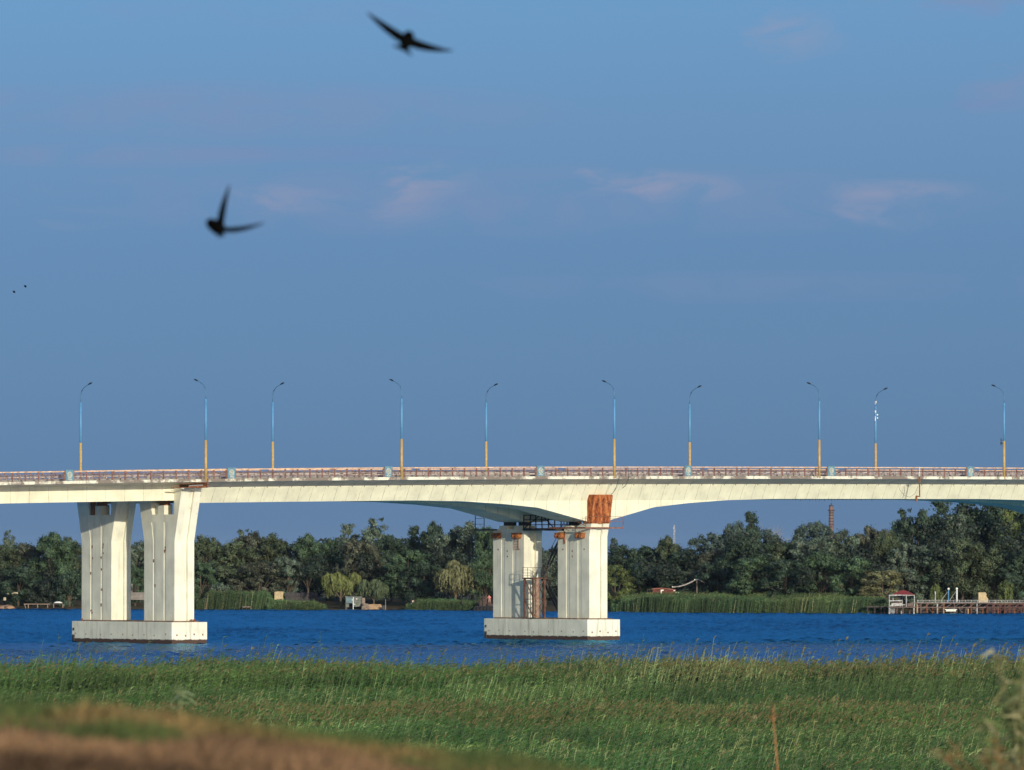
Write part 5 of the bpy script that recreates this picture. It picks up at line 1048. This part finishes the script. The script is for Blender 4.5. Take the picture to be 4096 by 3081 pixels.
v = sv(1537, 1); t = thing('water_tank', 1537, v, 'dark box and thin pole at the end of the tan steps', 'tank'); mb = MB(); rect(1530, 1546, 2422, 2440, v, 1, mb); mb.build('body', 'dark_steel', t); mb = MB(); bar(mb, (1542, 2398), (1542, 2440), v - .1, 0.08); mb.build('pole', 'grey', t)
v = sv(982, -0.8); t = thing('mooring_stage', 982, v, 'little dark wooden stage at the water in front of the tall cattails', 'jetty'); mb = MB(); rect(968, 1003, 2427, 2430, v, 1.4, mb); mb.build('deck', 'wood', t)
for x in (970, 985, 1001): mb = MB(); bar(mb, (x, 2428), (x, 2442), v, 0.14); mb.build('leg', 'dark_wood', t)
# orange boat, posts, sign, footbridge
v = sv(1680, 4); t = thing('rowing_boat', 1680, v, 'faded orange upturned rowing boat on the bank left of the metal footbridge', 'boat'); mb = MB(); rings = []
for q in np.linspace(-1, 1, 9):
    w = 0.6 * math.sqrt(max(0.02, 1 - q * q)); c0 = far(1678 + q * 22, 2415 + q * 2, v); rings.append([c0 + FWD * w * math.cos(a) + np.array([0, 0, 0.35 * math.sin(a)]) for a in np.linspace(0, math.pi, 7)])
mb.loft(rings); mb.build('hull', plain('faded_orange', (0.42, 0.15, 0.06), var=0.4), t, True); mb = MB(); bar(mb, (1655, 2414), (1700, 2419), v - 0.6, 0.08); mb.build('gunwale', 'dark_wood', t)
for k, x in enumerate((1645, 1662)):
    mb = MB(); mb.tube([far(x, 2432, v - 1.5), far(x, 2417, v - 1.5)], [0.13, 0.12], 8); mb.ball(far(x, 2416.5, v - 1.5), 0.13, 8, 6); o = mb.build('mooring_post', 'white_paint', None, True); tag(o, ('short white mooring post, left of a pair by the orange boat', 'short white mooring post, right of a pair by the orange boat')[k], 'post', 'white mooring posts')
t = thing('notice_board', 1651, v, 'small pale notice board on dark poles above the white mooring posts', 'sign'); mb = MB(); rect(1648, 1656, 2402, 2411, v, 0.05, mb); mb.build('board', plain('pale_board', (0.55, 0.42, 0.36)), t); mb = MB(); bar(mb, (1642, 2390), (1642, 2430), v + .1, 0.08); bar(mb, (1660, 2392), (1660, 2430), v + .1, 0.08); mb.build('pole', 'dark_steel', t)
v = sv(1810, 4); t = thing('metal_footbridge', 1810, v, 'low metal footbridge with tan handrails above the light green reeds', 'footbridge'); mb = MB(); rect(1700, 1900, 2420, 2424, v, 1.2, mb); mb.build('deck', 'dark_wood', t)
mb = MB(); bar(mb, (1782, 2402), (1806, 2407), v, 0.09); bar(mb, (1815, 2402), (1856, 2406), v, 0.09)
for x, y in ((1791, 2404), (1803, 2406), (1815, 2403), (1824, 2404), (1839, 2405), (1855, 2406)): bar(mb, (x, y), (x, 2422), v, 0.07)
mb.build('handrail', plain('tan_rail', (0.45, 0.27, 0.13)), t); mb = MB()
for k in range(12): x = 1700 + k * 9; bar(mb, (x, 2400), (x, 2422), v + 1.2, 0.05)
bar(mb, (1660, 2402), (1800, 2410), v + 1.2, 0.05); mb.build('back_railing', 'dark_steel', t)
mb = MB(); mb.tube([far(1810.5, 2411, v - .2), far(1810.5, 2399, v - .2)], 0.13, 10); mb.tube([far(1810.5, 2399, v - .2), far(1810.5, 2397, v - .2)], 0.07, 8); o = mb.build('canister', 'turquoise', None, True); tag(o, 'turquoise canister on the metal footbridge under the tan willow', 'canister')
for k, (x, w, m_) in enumerate(((1852, 0.34, 'dark_wood'), (1862, 0.26, 'grey'))):
    mb = MB(); mb.tube([far(x, 2452, sv(x, -2 + k)), far(x, 2405 + 4 * k, sv(x, -2 + k))], [w, w * 0.9], 8); o = mb.build('mooring_pile', m_); tag(o, ('dark timber mooring pile standing in the water right of the footbridge', 'paler thinner mooring pile just right of the dark one')[k], 'post', 'mooring piles')
# barge with tyres and a person on it
v = sv(1940, -4); t = thing('barge', 1940, v, 'dark rusty work barge hung with tyres, left of the centre pier', 'barge', z=0); mb = MB(); rect(1903, 1990, 2424, 2449, v, 3.5, mb); mb.build('hull', 'dark_steel', t); brw = plain('brown_iron', (0.06, 0.035, 0.03), var=0.5)
for x in (1906, 1918, 1932, 1946, 1958, 1970): mb = MB(); mb.torus(far(x, 2436, v - 0.25), RGT, (0, 0, 1), 0.42, 0.16, 14, 6); mb.build('tyre', 'rubber', t)
mb = MB()
for a, b_ in (((1914, 2400), (1914, 2425)), ((1919, 2390), (1919, 2425)), ((1932, 2386), (1930, 2425)), ((1938, 2384), (1940, 2425)), ((1950, 2388), (1950, 2425)), ((1966, 2404), (1966, 2425)), ((1919, 2390), (1950, 2388)), ((1914, 2424), (1938, 2386)), ((1920, 2404), (1950, 2400)), ((1926, 2400), (1948, 2420))): bar(mb, a, b_, v + 1.2, 0.16)
mb.build('frame', brw, t); mb = MB(); rect(1918, 1928, 2412, 2424, v + .4, 1, mb); rect(1950, 1985, 2416, 2424, v + .2, 2, mb); rect(1931, 1946, 2396, 2424, v + 1.0, 1, mb); mb.build('winch_housing', brw, t)
def person(px, yfeet, ytop, v):
    foot = far(px, yfeet, v); H = far(px, ytop, v)[2] - foot[2]; t = empty('person', foot, 'person in a pink top and light trousers standing on the tyred barge, bent slightly forward', 'person'); k = H / 1.75
    def P(u_, f, z): return foot + RGT * u_ * k + FWD * f * k + np.array([0, 0, z * k])
    bm = [P(0, 0, .92), P(-.03, -.03, 1.15), P(-.06, -.06, 1.38), P(-.08, -.09, 1.5), P(-.09, -.1, 1.6), P(-.09, -.1, 1.7), P(-.11, 0, .9), P(-.13, 0, .5), P(-.12, .03, .08), P(-.12, -.1, .03), P(.11, 0, .9), P(.12, -.04, .5), P(.13, .03, .08), P(.13, -.1, .03), P(-.25, -.06, 1.38), P(-.3, -.14, 1.12), P(-.26, -.32, .98), P(.15, -.05, 1.38), P(.22, -.12, 1.12), P(.12, -.32, 1.0)]
    ed = [(0, 1), (1, 2), (2, 3), (3, 4), (4, 5), (0, 6), (6, 7), (7, 8), (8, 9), (0, 10), (10, 11), (11, 12), (12, 13), (2, 14), (14, 15), (15, 16), (2, 17), (17, 18), (18, 19)]
    rad = [.14, .13, .15, .06, .09, .08, .09, .065, .045, .035, .09, .065, .045, .035, .06, .045, .035, .06, .045, .035]
    me = bpy.data.meshes.new('body'); me.from_pydata([tuple(q - foot) for q in bm], ed, []); o = bpy.data.objects.new('body', me); COL.objects.link(o); o.parent = t
    sk = o.modifiers.new('skin', 'SKIN'); 
    for i, q in enumerate(rad): me.skin_vertices[0].data[i].radius = (q * k, q * k)
    me.skin_vertices[0].data[0].use_root = True; o.modifiers.new('sub', 'SUBSURF').levels = 1; me.materials.append(M['skin'])
    mb = MB(); mb.loft([[P(q[0] + q[2] * math.cos(a), q[1] + q[2] * 0.75 * math.sin(a), q[3]) for a in np.linspace(0, 6.28, 11)[:-1]] for q in ((0, 0, .19, .9), (-.03, -.03, .18, 1.15), (-.06, -.06, .23, 1.36), (-.07, -.08, .12, 1.47))]); 
    for s in ((14, 15), (17, 18)): mb.tube([bm[s[0]], (bm[s[0]] + bm[s[1]]) / 2, bm[s[1]]], [.085 * k, .075 * k, .06 * k], 8)
    mb.build('top', 'shirt', t, True); mb = MB()
    for h in (6, 10): mb.tube([bm[h], bm[h + 1], bm[h + 2]], [.115 * k, .085 * k, .06 * k], 8)
    mb.build('trousers', 'trousers', t, True); mb = MB(); mb.ball(P(-.09, -.07, 1.70), 0.105 * k, 9, 6, (1, 1, .8)); mb.build('hair', 'hair', t, True)
person(1958, 2416, 2379, v + 0.8)
# red shed, cabinet, pole with wires
v = sv(2655, 26); t = thing('shed', 2655, v, 'low maroon sheet-metal shed half hidden by the far reeds', 'shed'); mb = MB(); rect(2611, 2702, 2358, 2395, v, 3.5, mb); mb.build('wall', 'maroon', t); mb = MB(); a = [far(2606, 2358, v - .3), far(2650, 2356, v - .3), far(2704, 2361, v - .3), far(2704, 2361, v + 3.8), far(2650, 2353, v + 3.8), far(2606, 2357, v + 3.8)]
mb.loft([a, [q + np.array([0, 0, .14]) for q in a]]); mb.build('roof', plain('rust_pink_roof', (0.30, 0.12, 0.09), var=0.5), t); mb = MB(); rect(2643, 2647, 2359, 2390, v - .06, .05, mb); rect(2647, 2655, 2359, 2364, v - .06, .05, mb); mb.build('door_frame', 'white_paint', t); mb = MB(); rect(2670, 2671, 2360, 2390, v - .06, .05, mb); rect(2682, 2685, 2364, 2367, v - .06, .05, mb); mb.build('door_gap', 'dark_steel', t)
mb = MB(); rect(2694, 2701, 2361, 2365, v - .12, .1, mb); mb.build('lamp_box', 'white_paint', t)
t = thing('pergola', 2600, v, 'dark open pergola with pale slats at the left end of the maroon shed', 'pergola'); mb = MB(); rect(2588, 2612, 2358, 2360, v, 3, mb)
for x in (2589, 2600, 2610): bar(mb, (x, 2359), (x, 2395), v, 0.1)
mb.build('frame', 'dark_wood', t); mb = MB()
for k in range(6): rect(2593 + 3 * k, 2594.6 + 3 * k, 2371, 2392, v - .1, .05, mb)
mb.build('slats', plain('pale_slats', (0.35, 0.35, 0.2)), t)
t = thing('cabinet', 2710, v, 'pale mint green metal cabinet against the right end of the maroon shed', 'cabinet'); mb = MB(); rect(2701.5, 2719, 2369, 2398, v - .3, 1, mb); mb.build('body', 'mint', t); mb = MB(); rect(2710, 2711.5, 2369, 2398, v - .35, .05, mb); mb.build('seam', 'dark_wood', t)
t = thing('utility_pole', 2788, v, 'thin utility pole with white insulators and drooping wires right of the maroon shed', 'utility pole'); mb = MB(); mb.tube([far(2788, 2395, v), far(2787, 2316, v)], [.12, .08], 8); bar(mb, (2776, 2321), (2796, 2320), v - .1, .08); mb.build('pole', 'wood', t)
mb = MB()
for a, b_ in ((2779, 2319), (2788, 2319), (2793, 2318)): mb.ball(far(a, b_, v - .15), .13, 8, 6)
for a in (2690, 2696, 2700): mb.ball(far(a, 2348, v + .5), .13, 8, 6)
mb.build('insulators', 'white_paint', t); mb = MB()
for o_ in (0, 2.2): mb.tube([far(2690 + 4 * o_, 2348, v + .5), far(2715, 2345.5 + o_, v), far(2740, 2339 + o_, v), (far(2765, 2327 + o_ * 1.5, v)), far(2784, 2319, v - .1)], .06, 5)
mb.tube([far(2796, 2319, v), far(2825, 2332, v)], .035, 5); mb.tube([far(2796, 2320, v), far(2820, 2334, v)], .035, 5); mb.build('wires', 'cable_pale', t); mb = MB(); bar(mb, (2688, 2349), (2702, 2349), v + .5, .08); bar(mb, (2692, 2349), (2692, 2362), v + .5, .08); mb.build('bracket', 'dark_steel', t)
# gazebo and dock at the right
v = sv(3605, -9); wht = plain('worn_white_paint', (0.50, 0.50, 0.50), var=0.35, scale=2, dirt=(0.2, 0.14, 0.12), dirt_amt=0.7); brn = plain('dock_timber', (0.16, 0.105, 0.09), var=0.5, scale=2)
t = thing('gazebo', 3605, v, 'open white-framed gazebo with a red hipped roof on stilts at the end of the dock', 'gazebo', z=0); ap = far(3614, 2361, v + 2.2); mb = MB(); cs_ = [far(3568, 2378, v - .2), far(3660, 2380, v - .2), far(3656, 2379, v + 4.6), far(3575, 2377, v + 4.6)]
rg = [far(3606, 2361.5, v + 2.2), far(3622, 2361.5, v + 2.2)]
mb.add(cs_ + rg, [(0, 1, 5, 4), (1, 2, 5), (2, 3, 4, 5), (3, 0, 4), (0, 3, 2, 1)]); mb.build('roof', 'red_roof', t)
for x, vv in ((3557, v), (3572, v + 2), (3600, v + 4.2), (3609, v + 4.2), (3625, v), (3657, v)): mb = MB(); bar(mb, (x, 2379 if x > 3565 else 2382), (x, 2428), vv, .12); mb.build('post', wht, t)
mb = MB(); bar(mb, (3556, 2382), (3624, 2381), v, .14); bar(mb, (3556, 2404), (3606, 2402.5), v, .18); bar(mb, (3556, 2424), (3605, 2422), v, .16); bar(mb, (3567, 2380), (3659, 2381), v, .16); bar(mb, (3624, 2404), (3626, 2404), v, .2); mb.build('rail', wht, t)
mb = MB(); rect(3566, 3608, 2413, 2424, v + .6, .1, mb); rect(3600, 3624, 2418, 2421, v + .3, .1, mb); mb.build('white_boarding', wht, t); mb = MB(); rect(3570, 3606, 2404, 2413, v + 1.2, .1, mb); rect(3630, 3656, 2413, 2425, v + .2, .1, mb); mb.build('brown_boarding', brn, t)
mb = MB(); rect(3552, 3662, 2427, 2431, v - .3, 5, mb); mb.build('floor', brn, t)
for k, x in enumerate((3557, 3572, 3587, 3605, 3611, 3638, 3655)): mb = MB(); bar(mb, (x, 2430), (x, 2462), v + (k % 2) * 3, .18); mb.build('stilt', brn if k % 3 else wht, t)
mb = MB(); 
for k in range(4): rect(3558, 3580, 2436 + 5 * k, 2438 + 5 * k, v - .2, .1, mb)
mb.build('ladder_rungs', wht, t)
v = sv(3850, -6); t = thing('dock', 3880, v, 'long timber dock on trestles with a pale railing, right of the gazebo', 'dock', z=0); mb = MB(); rect(3660, 4330, 2411, 2415, v, 3.2, mb); mb.build('deck', brn, t)
mb = MB(); bar(mb, (3668, 2401.5), (4330, 2401.5), v, .05); bar(mb, (3668, 2409.5), (4330, 2409.5), v, .05)
for k in range(110): x = 3670 + k * 6.0; bar(mb, (x, 2400.5), (x, 2411), v, .03 if k % 4 else .08)
mb.build('railing', wht, t); mb = MB(); bar(mb, (3660, 2430), (4330, 2430), v - .1, .16)
for k in range(22): x = 3666 + k * 30; bar(mb, (x, 2429), (x + 20, 2416), v - .12, .1); bar(mb, (x + 18, 2431), (x + 32, 2450), v - .12, .08) if k % 2 else None
mb.build('brace', brn, t); rr = random.Random(8)
for k in range(30):
    x = 3664 + k * 22 + rr.uniform(-4, 4); mb = MB(); bar(mb, (x, 2415 if k % 3 else 2432), (x, 2462), v + rr.choice((0, 0, 2.5)), rr.uniform(.12, .24)); mb.build('pile', rr.choice((brn, brn, wht, M['rust2'])) if x < 3930 else rr.choice((brn, M['rust2'], M['rust2'])), t)
red = plain('red_scaffold', (0.15, 0.055, 0.05), var=0.4); mb = MB()
for k in range(11): x = 3950 + k * 17 + (k % 3) * 3; bar(mb, (x, 2412), (x, 2458), v - .5, .07)
for y in (2418, 2428, 2440): bar(mb, (3945, y), (4130, y), v - .5, .06)
for k in range(7): bar(mb, (3950 + k * 24, 2450), (3975 + k * 24, 2420), v - .55, .07)
mb.build('scaffold', red, t)
mb = MB(); rect(3740, 3830, 2440, 2456, v + 2.9, .2, mb); rect(3668, 4330, 2420, 2452, v + 3.0, .2, mb); mb.build('back_boarding', 'dark_wood', t)
for x, y0 in ((3669, 2417), (3750, 2432), (3775, 2432), (3873, 2436)): mb = MB(); rect(x - 2.5, x + 2.5, y0, 2456, v - .6, .4, mb); mb.build('bollard_pile', 'tan', t)
mb = MB(); rect(3780, 3828, 2437, 2440, v - 1.2, 1.3, mb); rect(3784, 3824, 2440, 2446, v - 1.0, .9, mb); o = mb.build('moored_boat', 'white_paint'); tag(o, 'low white boat moored under the dock below the globe lamps', 'boat')
for k, (x, y0, y1) in enumerate(((3794, 2356, 2409), (3827, 2355, 2409))):
    t = thing('globe_lamp', x, v, ('white dock lamp post with a round globe, left of the two', 'white dock lamp post with a round globe and a slanting stay, right of the two')[k], 'lamp post', 'globe lamps on the dock', z=2); mb = MB(); bar(mb, (x, y0 + 3), (x, y1), v + 1, .14 + .06 * k); mb.build('post', 'lamp_blue' if k == 0 else 'white_paint', t); mb = MB(); mb.ball(far(x, y0, v + 1), .13 + .08, 10, 8); mb.build('globe', 'white_paint', t, True)
    mb = MB(); bar(mb, (x - 4, y0 + 12), (x - 28, y1 - 8), v + 1.1, .07); mb.build('stay', 'grey', t)
mb = MB(); bar(mb, (3741, 2368), (3741, 2410), v + 1, .15); bar(mb, (3738, 2368), (3744, 2368), v + 1, .12); o = mb.build('white_post', wht); tag(o, 'plain white post on the dock left of the globe lamps', 'post')
mb = MB(); c0 = [(3914, 2370), (3943, 2370), (3947, 2378), (3945, 2384), (3953, 2396), (3953, 2411), (3914, 2411)]; mb.loft([[far(a, b_, v + 3.4) for a, b_ in c0], [far(a, b_, v + 3.4) + FWD * 1.2 for a, b_ in c0]]); o = mb.build('wall_block', 'beige'); tag(o, 'beige block of broken wall standing behind the dock railing', 'wall')
v = sv(3510, -5); t = thing('landing_stage', 3510, v, 'low dark landing stage left of the gazebo in front of the reeds', 'jetty', z=0); mb = MB(); rect(3466, 3556, 2425, 2430, v, 2, mb); mb.build('deck', 'dark_wood', t)
for x in (3470, 3498, 3523, 3537, 3552): mb = MB(); bar(mb, (x, 2428), (x, 2460), v, .2); mb.build('leg', 'dark_wood', t)
# chimney and mast on the skyline
v = 3300; t = thing('chimney', 3325, v, 'tall tapering brick factory chimney with a gallery ring, far behind the wood', 'chimney', z=1); mb = MB(); r0, r1 = 13.5 / FPX * v, 8.2 / FPX * v; zt_ = far(3325, 2023, v)[2]; c0 = gp(3325, v, 1); mb.tube([c0, c0 + np.array([0, 0, zt_ - 1])], [r0, r1], 16); mb.build('shaft', 'brick', t)
mb = MB()
for yy, s in ((2024, 1.15), (2042, 1.6), (2052, 1.1), (2062, 1.12), (2074, 1.1), (2086, 1.12), (2098, 1.1)): z = far(3325, yy, v)[2]; mb.tube([c0 + np.array([0, 0, z - 1.25]), c0 + np.array([0, 0, z - .75])], r1 * s * (1 + (yy - 2024) / 420), 16)
mb.build('gallery', M['dark_wood'], t); mb = MB(); mb.beam(c0 + np.array([0, 0, zt_ - 1]), c0 + np.array([0, 0, zt_ + .05]), .3); mb.build('lightning_rod', 'dark_steel', t)
v = 2900; t = thing('radio_mast', 2697, v, 'thin white radio mast on the skyline above the red shed', 'mast', z=1); mb = MB(); zt_ = far(2697, 2100, v)[2]; c0 = gp(2697, v, 1)
for s in (-1, 1): mb.beam(c0 + RGT * s * .45, np.array([c0[0], c0[1], zt_]) + RGT * s * .15, .13)
for k in range(26): z0 = 1 + (zt_ - 1) * k / 26; z1 = 1 + (zt_ - 1) * (k + 1) / 26; s = 1 if k % 2 else -1; w0 = .45 - .3 * k / 26; mb.beam(np.array([c0[0], c0[1], z0]) + RGT * s * w0, np.array([c0[0], c0[1], z1]) - RGT * s * w0, .08)
mb.build('lattice', wht, t); mb = MB()
for yy, dx in ((2112, -.3), (2124, .3), (2136, -.2)): p_ = far(2697, yy, v) + RGT * dx; mb.tube([p_ - FWD * .2, p_ - FWD * .6], [.13, .15], 10)
mb.build('dish', 'white_paint', t)

# ------------------------------------------------------------------ birds
def bird(pts, v, label, k=1.0):
    """pts: dict of photo pixels for the outline joints; depth offsets in metres give the pose its volume"""
    t = empty('bird', far(*pts['body'], v), label, 'bird', 'birds in flight'); mb = MB()
    def P(n_, d=0.0): return far(*pts[n_], v + d)
    bd, hd, tl = P('body'), P('head', 0.03), P('tailroot', -0.02)
    ax = [tl, tl + (bd - tl) * .5, bd, bd + (hd - bd) * .5, hd, hd + (hd - bd) * .28]; mb.tube(ax, [.016 * k, .028 * k, .034 * k, .031 * k, .024 * k, .004], 10)
    def wing(root, mid, tip, chord, dz):
        a, m_, b_ = P(root), P(mid, dz * .6), P(tip, dz); dr = (hd - tl); dr = dr / np.linalg.norm(dr); rings = []
        for q in np.linspace(0, 1, 9):
            p_ = a * (1 - q) ** 2 + 2 * q * (1 - q) * (2 * m_ - (a + b_) / 2) + b_ * q * q; c_ = chord * (1 - q ** 2.2 * .93); up = np.cross(b_ - a, dr); up /= np.linalg.norm(up); rings.append([p_ + dr * c_ * .5, p_ + up * .006, p_ - dr * c_ * .5, p_ - up * .003])
        mb.loft(rings)
    for w in ('l', 'r'): wing(w + 'root', w + 'mid', w + 'tip', pts['chord'], pts['dz'])
    a, b_ = P('tail1', -.03), P('tail2', -.05); n_ = np.cross(a - tl, b_ - tl); n_ /= np.linalg.norm(n_); mid = (a + b_) / 2 * .75 + tl * .25; q = [tl + (hd - tl) * .05 + (a - b_) * .12, a, mid, b_, tl + (hd - tl) * .05 - (a - b_) * .12]
    mb.loft([[x + n_ * .004 for x in q], [x - n_ * .004 for x in q]]); mb.build('body', 'black', t); return t
bird(dict(body=(1626, 168), head=(1638, 136), tailroot=(1617, 190), lroot=(1618, 160), lmid=(1545, 112), ltip=(1468, 50), rroot=(1634, 164), rmid=(1712, 190), rtip=(1812, 204), tail1=(1572, 184), tail2=(1648, 222), chord=.058, dz=.06), 36, 'black bird with spread curved wings and a fanned tail at the top of the sky')
bird(dict(body=(878, 916), head=(838, 890), tailroot=(886, 930), lroot=(880, 908), lmid=(893, 830), ltip=(918, 742), rroot=(886, 918), rmid=(960, 916), rtip=(1056, 892), tail1=(872, 950), tail2=(902, 944), chord=.052, dz=-.06), 36, 'black bird with its wings raised in a right angle, lower left of the other')
for (x, y, l) in ((101, 1146, 'tiny far bird speck above the left pier, right of a pair'), (56, 1168, 'tiny far bird speck above the left pier, left of a pair')):
    bird(dict(body=(x, y), head=(x + 2, y - 2), tailroot=(x - 2, y + 2), lroot=(x - 1, y), lmid=(x - 3, y - 3), ltip=(x - 6, y - 4), rroot=(x + 1, y), rmid=(x + 3, y - 2), rtip=(x + 6, y - 3), tail1=(x - 3, y + 3), tail2=(x - 1, y + 4), chord=.09, dz=.1), 700, l, 4.0)

# ------------------------------------------------------------------ thin evening haze
HAZE = True
if HAZE:
    mb = MB(); mb.obox(uv(0, 6000, 18.0), RGT * 6500, FWD * 6600, np.array([0, 0, 22.0])); hm = bpy.data.materials.new('haze_air'); hm.use_nodes = True; nt = hm.node_tree; nt.nodes.clear()
    ho = nt.nodes.new('ShaderNodeOutputMaterial'); pv = nt.nodes.new('ShaderNodeVolumePrincipled'); pv.inputs['Color'].default_value = (0.62, 0.78, 1.0, 1); pv.inputs['Density'].default_value = 0.000013; pv.inputs['Anisotropy'].default_value = 0.0
    nt.links.new(pv.outputs[0], ho.inputs['Volume']); o = mb.build('haze', hm); o['kind'] = 'stuff'
